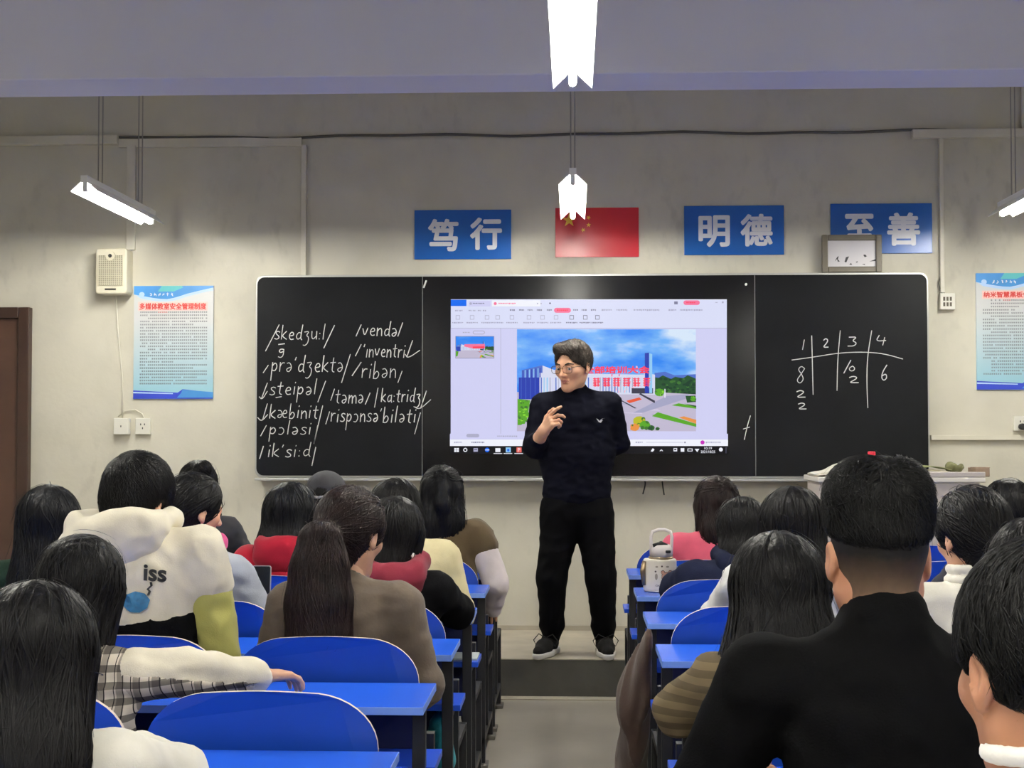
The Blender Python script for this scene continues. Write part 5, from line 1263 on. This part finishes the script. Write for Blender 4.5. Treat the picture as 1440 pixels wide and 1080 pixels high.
# ================================================================ the teacher
def teacher():
    TY = 7.93
    root = thing('person', (at(811, 920, TY).x, TY, PLAT_Z), 'man in glasses and black clothes standing and gesturing before the lit screen', 'person')
    W = lambda px, py, dy=0.0: np.array(at(px, py, TY+dy))
    # limbs read from the photograph, each at its own depth
    hipc = W(811, 706); chest = W(811, 590); nb = W(807, 549)
    shR, shL = W(763, 568), W(858, 567, .02)
    elR, wrR = W(752, 627, -.06), W(764, 607, -.27)
    elL, wrL = W(869, 622, .07), W(836, 640, .17)
    legs = {-1: [W(788, 722), W(776, 812, -.03), W(776, 893, .02)], 1: [W(836, 722), W(845, 812, -.02), W(849, 893, .03)]}
    hc = W(806, 516, -.06); hs = 1.13
    R = Matrix.Rotation(math.radians(146), 3, 'Z')@Matrix.Rotation(math.radians(-7), 3, 'X')
    M = Matrix.Translation(Vector(hc))@R.to_4x4()@Matrix.Scale(hs, 4); A = np.array(M)
    b = SDF()
    b.cone(hipc, W(811, 640), .115, .11, .05, sc=(1.3, .85, 1)); b.cone(W(811, 640), chest, .11, .12, .05, sc=(1.35, .85, 1)); b.cone(chest, nb-V3(0, 0, .06), .09, .05, .05, sc=(1.2, .9, 1)); b.cone(nb-V3(0, 0, .06), nb+V3(0, 0, .02), .045, .042, .03)
    for sh, el, wr in ((shR, elR, wrR), (shL, elL, wrL)):
        b.cone(nb-V3(0, 0, .045), sh-V3(0, 0, .01), .035, .045, .03); b.chain([sh, el, wr], [.046, .040, .027], .02)
    for s_ in (-1, 1): b.chain([hipc+V3(s_*.09, 0, -.06)]+legs[s_], [.10, .085, .058, .042], .04)
    core = b.mesh(.011)
    hd = head_sdf(False, 1.02, .80); nloc = (np.linalg.inv(A)@np.append(nb+V3(0, .012, -.03), 1))[:3]
    hd.ops = hd.ops[:-1]; hd.cone((0, -.022, -.04), nloc, .049, .046, .03)
    # ears a touch larger, open lips
    hv, hf = hd.mesh(.0028); hv = hv@A[:3, :3].T+A[:3, 3]
    f = unit(V3(.46, -.62, .62)); u = unit(V3(-.80, -.55, .14)); u = unit(u-f*(u@f)); t = np.cross(f, u); t = t if t[1] > 0 else -t
    hh = hand_parts(wrR, f, u, t, 'point', 1.12); hh.cone(elR+(wrR-elR)*.25, wrR, .044, .029, .02)
    h1 = hh.mesh(.0032)
    f2 = unit(wrL-elL+V3(-.1, .02, 0)); h2 = hand_parts(wrL, f2, V3(0, 1, 0), np.cross(f2, V3(0, 1, 0)), 'curl', 1.08).mesh(.005)
    put('body', [core, (hv, hf), h1, h2], skin_mat('skin_teacher', (212, 162, 130)), root)
    # face details
    tr = lambda v: np.array(v)@A[:3, :3].T+A[:3, 3]
    ev = MB(); 
    for s_ in (-1, 1): ev.lathe((s_*.032, .0775, -.0105-.001), [(.001, 0), (.008, .003), (.0112, .0105), (.008, .018), (.001, .021)], 12)
    eyes = mesh_obj('eyes', tr(ev.v), ev.f, None, M_eye, root, smooth=True)
    iv = MB()
    for s_ in (-1, 1): iv.lathe((s_*.032-.003, .0855, -.0055-.003), [(.0005, 0), (.004, .001), (.0055, .005), (.004, .009), (.0005, .010)], 10)
    mesh_obj('iris', tr(iv.v), iv.f, None, M_iris, eyes, smooth=True)
    lid = SDF()
    for s_ in (-1, 1): lid.chain([(s_*.018, .085, .004), (s_*.032, .0905, .0075), (s_*.046, .081, .003)], [.0028, .0034, .0026], .004)
    v, ff = lid.mesh(.0022); put('eyelids', [(v, ff)], MATS['skin_teacher'], root, M)
    br = SDF()
    for s_ in (-1, 1): br.chain([(s_*.016, .0895, .0185), (s_*.034, .0905, .0235), (s_*.054, .074, .018)], [.0036, .0042, .0022], .004)
    put('eyebrows', [br.mesh(.0022)], H_t, root, M)
    lp = SDF(); lp.chain([(-.021, .080, -.064), (-.008, .0905, -.0585), (.008, .0905, -.0585), (.021, .080, -.064)], [.002, .0045, .0045, .002], .004); lp.chain([(-.019, .080, -.066), (0, .0895, -.0705), (.019, .080, -.066)], [.002, .0055, .002], .004)
    put('lips', [lp.mesh(.0022)], mat('lip_pale', (176, 112, 98), .45), root, M)
    # glasses
    gl = MB(); M_gl = mat('glasses_frame', (40, 34, 30), .3, metal=.4)
    lens = MB()
    for s_ in (-1, 1):
        q = [(s_*.034+.0255*math.copysign(abs(math.cos(a))**.6, math.cos(a)), .1035-abs(.0255*math.cos(a)+.004*0)*.12*(1 if s_*math.cos(a) > 0 else .0), -.004+.0185*math.copysign(abs(math.sin(a))**.6, math.sin(a))) for a in [2*math.pi*i/24 for i in range(25)]]
        gl.tube([tr([p])[0] for p in q], .0014, 6); lens.flat([tuple(tr([p])[0]) for p in q[:-1]])
        gl.tube([tr([p])[0] for p in ((s_*.0585, .098, .004), (s_*.072, .086, .006), (s_*.083, .03, .006), (s_*.084, -.012, .004), (s_*.082, -.028, -.012))], .0016, 6)
    gl.tube([tr([p])[0] for p in ((-.009, .104, .0), (0, .1055, .003), (.009, .104, .0))], .0014, 6)
    go = obj('glasses', gl, M_gl, root, smooth=True)
    m = bpy.data.materials.new('lens'); m.use_nodes = True; nt = m.node_tree; nt.nodes.clear()
    o_ = nt.nodes.new('ShaderNodeOutputMaterial'); mx = nt.nodes.new('ShaderNodeMixShader'); tp = nt.nodes.new('ShaderNodeBsdfTransparent'); gs = nt.nodes.new('ShaderNodeBsdfGlossy'); gs.inputs['Roughness'].default_value = .05
    mx.inputs[0].default_value = .06; nt.links.new(tp.outputs[0], mx.inputs[1]); nt.links.new(gs.outputs[0], mx.inputs[2]); nt.links.new(mx.outputs[0], o_.inputs[0])
    obj('lens', lens, m, go)
    hsdf, hp = hair_build('teacher', 77, True); put('hair', hp, H_t, root, M)
    # sweatshirt, trousers, shoes
    C_sw = cloth('sweatshirt_navy_black', (13, 14, 24), .9); C_tr = cloth('track_trousers_black', (10, 10, 12), .85)
    g = SDF()
    g.cone(W(811, 694), W(811, 640), .126, .126, .05, sc=(1.50, 1.05, 1)); g.cone(W(811, 640), W(811, 588), .126, .13, .06, sc=(1.52, 1.0, 1))
    for sh, sg in ((shR, 1), (shL, -1)): g.cone(nb-V3(0, -.005, .045), sh+V3(sg*.012, 0, -.008), .066, .064, .05)
    g.cone(nb-V3(0, 0, .06), nb+V3(0, 0, -.004), .085, .064, .04)
    g.chain([shR-V3(0, 0, .012), elR, elR+(wrR-elR)*.42], [.068, .066, .054], .035)
    g.chain([shL-V3(0, 0, .012), elL, wrL-(wrL-elL)*.1], [.068, .064, .046], .035)
    g.cone(nb+V3(0, -.008, .006), nb+V3(0, -.03, .12), .054, .066, .01, 's')
    dis = lambda P: .0055*(np.abs(fnoise(P*np.array([1, 1, 1.8]), 31, 24, 5))*1.3-.55)+.0015*fnoise(P, 32, 80, 3)
    v, ff = g.mesh(.0075, dis); put('sweatshirt', [(v, ff)], C_sw, root)
    n = 16; s = SDF(); ring = [nb+V3(.062*math.cos(2*math.pi*i/n), .0+.060*math.sin(2*math.pi*i/n), .004+.016*math.sin(2*math.pi*i/n)) for i in range(n+1)]
    for a_, b_ in zip(ring, ring[1:]): s.cone(a_, b_, .012, .012, .006); s.cone(a_+V3(0, 0, .012), b_+V3(0, 0, .012), .009, .009, .008)
    put('neck_rib', [s.mesh(.0055)], C_sw, root)
    # small pale chest mark
    lg = []
    for px, py in ((838.5, 588.5), (841, 589.5), (843, 592), (846, 589), (850, 588), (847, 591.5), (845, 594.5), (842, 593.5)):
        p0 = np.array(at(px, py, TY-.25)); P = p0+np.outer(np.linspace(0, .35, 900), V3(*(at(px, py, TY)-at(px, py, TY-.25))) / np.linalg.norm(at(px, py, TY)-at(px, py, TY-.25)))
        d = g(P)+dis(P); i = np.argmax(d < 0); lg.append(tuple(P[max(i-5, 0)]))
    mesh_obj('chest_mark', lg, [tuple(range(len(lg)))], None, mat('print_pale', (206, 208, 210), .6), root)
    tr_ = SDF()
    tr_.cone(hipc+V3(0, 0, .03), hipc-V3(0, 0, .05), .118, .122, .04, sc=(1.5, 1.02, 1))
    for s_ in (-1, 1):
        a, k, c = legs[s_]; tr_.chain([hipc+V3(s_*.085, 0, -.05), a+V3(0, 0, -.05), k, c+V3(0, -.005, .055)], [.115, .110, .084, .066], .035)
        tr_.cone(c+V3(0, -.005, .05), c+V3(0, -.005, .02), .068, .056, .02)
        tr_.cone(c+V3(0, -.003, .02), c+V3(0, -.003, -.005), .052, .050, .012)
    v, ff = tr_.mesh(.0085, lambda P: .006*(np.abs(fnoise(P*np.array([1, 1, 1.6]), 41, 20, 5))*1.2-.5)); put('trousers', [(v, ff)], C_tr, root)
    M_upper = cloth('trainer_black', (34, 33, 33), .7); M_sole = mat('trainer_sole', (214, 212, 206), .5); M_lace = mat('lace_black', (24, 24, 24), .7)
    for s_ in (-1, 1):
        a = legs[s_][2]; g0 = PLAT_Z; d = unit(V3(-.30 if s_ < 0 else .08, -1, 0)); hl = V3(a[0], a[1]+.045, g0); toe = hl+d*.245
        up = SDF(); up.cone(hl+V3(0, 0, .06), hl+d*.15+V3(0, 0, .052), .043, .043, .03, sc=(.92, 1, 1)); up.cone(hl+d*.15+V3(0, 0, .05), toe+V3(0, 0, .042), .042, .030, .03)
        up.cone(a+V3(0, 0, .02), hl+d*.05+V3(0, 0, .06), .045, .045, .03); up.plane((0, 0, g0+.026), (0, 0, -1), .003); up.cone(a+V3(0, -.005, .0), a+V3(0, -.005, .08), .034, .036, .008, 's')
        sh = put('trainer', [up.mesh(.006)], M_upper, root)
        so = SDF(); so.cone(hl+V3(0, 0, .026), hl+d*.13+V3(0, 0, .024), .050, .046, .02, sc=(.95, 1, 1)); so.cone(hl+d*.13+V3(0, 0, .022), toe+V3(0, 0, .024), .049, .034, .03); so.plane((0, 0, g0+.001), (0, 0, -1), .002); so.plane((0, 0, g0+.034), (0, 0, 1), .006)
        put('sole', [so.mesh(.006)], M_sole, sh)
        lc = MB(); ctr = hl+d*.115+V3(0, 0, .10)
        for i in range(4):
            q = hl+d*(.085+.028*i)+V3(0, 0, .104-.009*i); pd = np.cross(d, V3(0, 0, 1)); lc.tube([q-pd*.03-V3(0, 0, .012), q+V3(0, 0, .004), q+pd*.03-V3(0, 0, .012)], .0032, 6)
        for e in (-1, 1):
            pd = np.cross(d, V3(0, 0, 1))*e; lc.tube([ctr, ctr+pd*.04+V3(0, 0, .02), ctr+pd*.07-V3(0, 0, .015), ctr+pd*.055-V3(0, 0, .045), ctr+pd*.02-V3(0, 0, .01)], .003, 6)
        put('laces', [(np.array(lc.v), [f for f in lc.f if len(f) == 4])], M_lace, sh)
teacher()

# ================================================================ props
def lectern():
    LY = 8.12
    a, b = at(1150, 671, LY), at(1386, 671, LY); x0, x1, zt = a.x, b.x, a.z; D = .5
    M_lec = mat('lectern_grey', (188, 180, 174), .45, noise=(3, .05)); M_lec2 = mat('lectern_white_edge', (216, 212, 204), .4)
    t = thing('lectern', ((x0+x1)/2, LY+D/2, PLAT_Z), 'pale grey lectern in front of the blackboard\'s right end, cluttered with papers', 'lectern')
    obj('worktop', MB().box((x0, LY, zt-.03), (x1, LY+D, zt)), M_lec2, t, bevel=.006)
    obj('front_panel', MB().box((x0+.03, LY+.02, PLAT_Z), (x1-.03, LY+.04, zt-.03)), M_lec, t, bevel=.004)
    for xx in (x0+.02, x1-.04): obj('side_panel', MB().box((xx, LY+.04, PLAT_Z), (xx+.02, LY+D-.02, zt-.03)), M_lec, t, bevel=.003)
    obj('rim', MB().box((x0+.62, LY, zt), (x1, LY+.02, zt+.03)), M_lec, t, bevel=.004)
    P = lambda px, dy=.1: at(px, 671, LY+dy).x
    # papers at its left end, curling up
    mb = MB(); pp = []
    for i in range(9):
        u = i/8; pp.append((x0-.0+.17*u, zt+.002+.055*u**1.4+(.004*math.sin(u*9))))
    for k in range(3):
        y0, y1 = LY+.06+.01*k, LY+.36; n = len(mb.v); top = [(x, y0, z+.004*k) for x, z in pp]+[(x, y1, z+.004*k) for x, z in pp]
        mb.v += top+[(x, y, z+.0025) for x, y, z in top]; N = len(pp)
        for i in range(N-1):
            mb.f += [(n+i, n+i+1, n+i+1+N, n+i+N), (n+2*N+i+N, n+2*N+i+1+N, n+2*N+i+1, n+2*N+i), (n+i, n+2*N+i, n+2*N+i+1, n+i+1), (n+i+N, n+i+1+N, n+3*N+i+1, n+3*N+i)]; mb.m += [0]*4
    tag(obj('open_booklet', mb, mat('paper_white', (224, 220, 206), .6), recalc=True), 'curled white papers lying on the lectern\'s left end', 'papers')
    # bottle with a red cap behind the dark head
    bx = P(1227, .2); t2 = thing('drink_bottle', (bx, LY+.22, zt), 'clear drink bottle with a red cap on the lectern', 'bottle')
    zc = at(1227, 644, LY+.22).z; hb = zc-zt
    gm = mat('bottle_plastic', (206, 206, 210), .2, trans=.7); obj('bottle_body', MB().lathe((bx, LY+.22, zt), [(.001, 0), (.030, .002), (.032, .02), (.031, hb*.62), (.028, hb*.72), (.014, hb*.93), (.0135, hb)], 18), gm, t2, smooth=True)
    obj('cap', MB().lathe((bx, LY+.22, zc-.004), [(.001, 0), (.0225, .0), (.0225, .036), (.020, .042), (.001, .042)], 18), mat('cap_red', (204, 40, 62), .4), t2, smooth=False)
    # soft green booklet, cable and box
    def sheet(x0_, x1_, f, w_, name, m, lab, cat, y0=.08, th=.004):
        mb = MB(); N = 14; xs = [x0_+(x1_-x0_)*i/(N-1) for i in range(N)]
        for y in (LY+y0, LY+y0+w_):
            mb.v += [(x, y, zt+f(i/(N-1))) for i, x in enumerate(xs)]
        mb.v += [(x, y, z+th) for x, y, z in mb.v]
        for i in range(N-1): mb.f += [(i, i+1, i+1+N, i+N), (2*N+i, 2*N+i+N, 2*N+i+1+N, 2*N+i+1), (i, 2*N+i, 2*N+i+1, i+1), (i+N, i+1+N, 3*N+i+1, 3*N+i)]
        mb.m = [0]*len(mb.f); tag(obj(name, mb, m, recalc=True), lab, cat)
    sheet(P(1288), P(1338), lambda u: .034+.022*math.sin(u*2.6+.4), .3, 'green_booklet', mat('booklet_green', (132, 138, 92), .6), 'green-covered booklet lying bent on the lectern', 'booklet')
    sheet(P(1284), P(1330), lambda u: .0305+.012*math.sin(u*3+.2)*(1-u), .26, 'paper_sheets', mat('paper_cream', (222, 212, 180), .6), 'cream paper sheets under the green booklet', 'papers', .06, .003)
    s = SDF(); q = [(P(1338)+.012*i, LY+.16+.02*math.sin(i*2.1), zt+.045+.014*math.sin(i*1.3)) for i in range(8)]; s.chain(q, [.018, .024, .022, .02, .018, .014, .012, .008], .015)
    v, f = s.mesh(.006, lambda p: .003*fnoise(p, 8, 90, 3)); tag(put('cleaning_cloth', [(v, f)], cloth('olive_rag', (104, 104, 72)), None), 'crumpled olive cloth on the lectern right of the booklet', 'cloth')
    bx0, bx1 = P(1372), P(1392); t3 = thing('chalk_box', ((bx0+bx1)/2, LY+.18, zt), 'small brown box on the lectern\'s right end', 'box')
    obj('carton', MB().box((bx0, LY+.1, zt), (bx1, LY+.26, zt+.05)), mat('carton_brown', (150, 128, 108), .7, noise=(20, .15)), t3, bevel=.003)
    obj('lid_flap', MB().box((bx0-.002, LY+.1, zt+.05), (bx1+.002, LY+.2, zt+.054)), MATS['carton_brown'], t3)
lectern()

def water_bottle():
    Y = 6.15; zt = .758; c = at(928, 830, Y); cx = c.x
    M_b = mat('bottle_cream', (222, 214, 196), .35, noise=(5, .05)); M_lid = mat('bottle_lid_white', (222, 214, 210), .4); M_gold = mat('bottle_metal_band', (160, 140, 110), .3, metal=.8)
    t = thing('water_bottle', (cx, Y, zt), 'large cream water bottle with handle and bear sticker on a desk beside the aisle', 'bottle')
    s = SDF(); hw = .052
    for z0, z1 in ((.022, .128),):
        for sx in (-1, 1): s.cone((cx+sx*.040, Y, zt+z0), (cx+sx*.040, Y, zt+z1), .030, .030, .06)
        s.cone((cx, Y, zt+z0), (cx, Y, zt+z1), .046, .046, .04)
    s.plane((0, 0, zt+.003), (0, 0, -1), .004); s.plane((0, 0, zt+.142), (0, 0, 1), .006)
    v, f = s.mesh(.005); body = put('bottle_body', [(v, f)], M_b, t)
    obj('base_band', MB().lathe((cx, Y, zt), [(.030, 0), (.047, .0), (.049, .008), (.03, .009)], 24, sx=1.40), mat('base_silver', (170, 168, 166), .35, metal=.7), t, smooth=True)
    obj('neck_band', MB().lathe((cx+.004, Y, zt+.138), [(.02, 0), (.046, 0), (.046, .012), (.02, .012)], 24, sx=1.15), M_gold, t, smooth=True)
    obj('lid', MB().lathe((cx+.008, Y, zt+.15), [(.02, 0), (.045, .0), (.045, .034), (.038, .05), (.018, .056), (.001, .057)], 24), M_lid, t, smooth=True)
    obj('spout_flap', MB().tube([(cx-.03, Y-.02, zt+.198), (cx+.005, Y-.025, zt+.208), (cx+.03, Y-.02, zt+.2)], [.008, .011, .006], 10), M_wire, t, smooth=True)
    obj('lid_button', MB().box((cx+.022, Y-.047, zt+.168), (cx+.044, Y-.034, zt+.180)), M_wire, t, bevel=.003)
    hx0, hx1, zh = cx-.036, cx+.052, at(930, 745, Y).z
    obj('handle', MB().tube([(hx0, Y, zt+.15), (hx0-.002, Y, zh-.03), (hx0+.006, Y, zh-.008), (hx0+.03, Y, zh), (hx1-.03, Y, zh), (hx1-.006, Y, zh-.008), (hx1, Y, zh-.03), (hx1-.004, Y, zt+.15)], .0075, 10), M_lid, t, smooth=True)
    obj('side_bracket', MB().tube([(cx-.066, Y-.02, zt+.132), (cx-.074, Y-.02, zt+.09), (cx-.068, Y-.02, zt+.03)], [.010, .013, .009], 10), M_gold, t, smooth=True)
    st = MB()
    def front(x, z):
        P = np.stack([np.full(400, cx+x), np.linspace(Y-.09, Y, 400), np.full(400, zt+z)], 1); return P[np.argmax(s(P) < 0), 1]-.0006
    def disc(x, z, r, mi, ry=None, n=14, dy=0.0):
        pts = [(x, z)]+[(x+r*math.cos(2*math.pi*i/n), z+(ry or r)*math.sin(2*math.pi*i/n)) for i in range(n)]
        st.add([(cx+a, front(a, b)-dy, zt+b) for a, b in pts], [(0, 1+i, 1+(i+1) % n) for i in range(n)], mi)
    disc(.026, .068, .0235, 1, .0205, dy=-.0003); disc(.010, .087, .0088, 1, dy=-.0003); disc(.042, .087, .0088, 1, dy=-.0003); disc(.026, .068, .021, 0, .018); disc(.010, .086, .007, 0); disc(.042, .086, .007, 0); disc(.019, .072, .0022, 1, dy=.0003); disc(.033, .072, .0022, 1, dy=.0003); disc(.026, .062, .007, 2, .005, dy=.0003); disc(.026, .064, .0026, 1, dy=.0006)
    disc(.016, .046, .006, 0); disc(.036, .046, .006, 0); disc(.026, .047, .006, 1, .005)
    disc(-.018, .068, .006, 3, .014); disc(-.021, .09, .004, 1); disc(-.016, .11, .006, 3, .004); disc(.006, .112, .004, 1); disc(.03, .11, .007, 3, .004)
    for i in range(3): disc(-.016+.012*i, .03, .0055, 1, .004); disc(-.016+.012*i, .03, .0035, 4, .0025, dy=.0003)
    obj('stickers', st, [mat('sticker_brown', (196, 146, 124), .5), mat('sticker_dark', (74, 58, 52), .5), mat('sticker_cream', (232, 220, 204), .5), mat('sticker_grey', (150, 140, 122), .5), M_b], body)
    obj('strap', MB().tube([(cx+.05, Y, zt+.14), (cx+.075, Y-.01, zt+.10), (cx+.085, Y-.02, zt+.05), (cx+.07, Y-.03, zt+.004)], .004, 6), mat('strap_clear', (190, 196, 206), .3), t, smooth=True)
water_bottle()

def phone():
    x, Y, z = at(367, 815, 5.22).x, 5.22, .875; w_, h_ = .036, .076
    t = thing('phone', (x, Y, z-h_), 'black phone held up by the person in the pale denim jacket', 'phone')
    R = Matrix.Rotation(math.radians(-6), 3, 'X')
    def rot(m): m.v = [tuple(R@Vector((a-x, b-Y, c-z))+Vector((x, Y, z))) for a, b, c in m.v]; return m
    obj('case', rot(MB().prism(rpoly(x-w_, z-h_, x+w_, z+h_, .009), Y, Y+.009)), mat('phone_silver', (180, 176, 176), .35, metal=.5), t, bevel=.0015)
    obj('screen', rot(MB().prism(rpoly(x-w_+.003, z-h_+.003, x+w_-.003, z+h_-.003, .007), Y-.0008, Y)), mat('phone_glass', (26, 30, 32), .12), t)
phone()

def coat():
    s = SDF(); s.chain([(.235, 4.72, .60), (.210, 4.84, .45), (.195, 4.92, .29)], [.07, .115, .150], .03, sc=(.34, 1.0, 1))
    s.chain([(.246, 4.65, .765), (.228, 4.72, .67), (.196, 4.82, .53)], [.035, .075, .125], .006, sc=(.42, 1.0, 1))
    s.plane((.2, 4.9, .29), (.25, .1, -1), .004); s.plane((.252, 0, 0), (1, 0, 0), .006)
    v, f = s.mesh(.008, lambda P: .010*(np.abs(fnoise(P*np.array([1, 1.2, .22]), 6, 24, 3))*1.3-.5))
    tag(put('draped_coat', [(v, f)], cloth('coat_brown', (66, 50, 43), .95, fine=40), None), 'brown coat draped over the right desk end, hanging into the aisle', 'coat')
coat()
sx = MB().box((-.49, 5.37, .583), (-.362, 5.52, .592))
tag(obj('notebook', sx, mat('notebook_pale', (188, 196, 190), .6), bevel=.002), 'pale notebook on the shelf end of the third left row, by the aisle', 'notebook')
def teal_bag():
    s = SDF(); x, y = -.43, 4.60
    s.cone((x, y, .50), (x, y, .39), .035, .05, .03, sc=(1.0, 1.3, 1)); s.cone((x, y, .563), (x, y, .50), .006, .03, .02)
    v, f = s.mesh(.007, lambda P: .004*fnoise(P, 3, 50, 4)); tag(put('cloth_bag', [(v, f)], cloth('teal', (40, 140, 150)), None), 'small teal cloth bag hanging under a left desk shelf near the aisle', 'bag')
teal_bag()
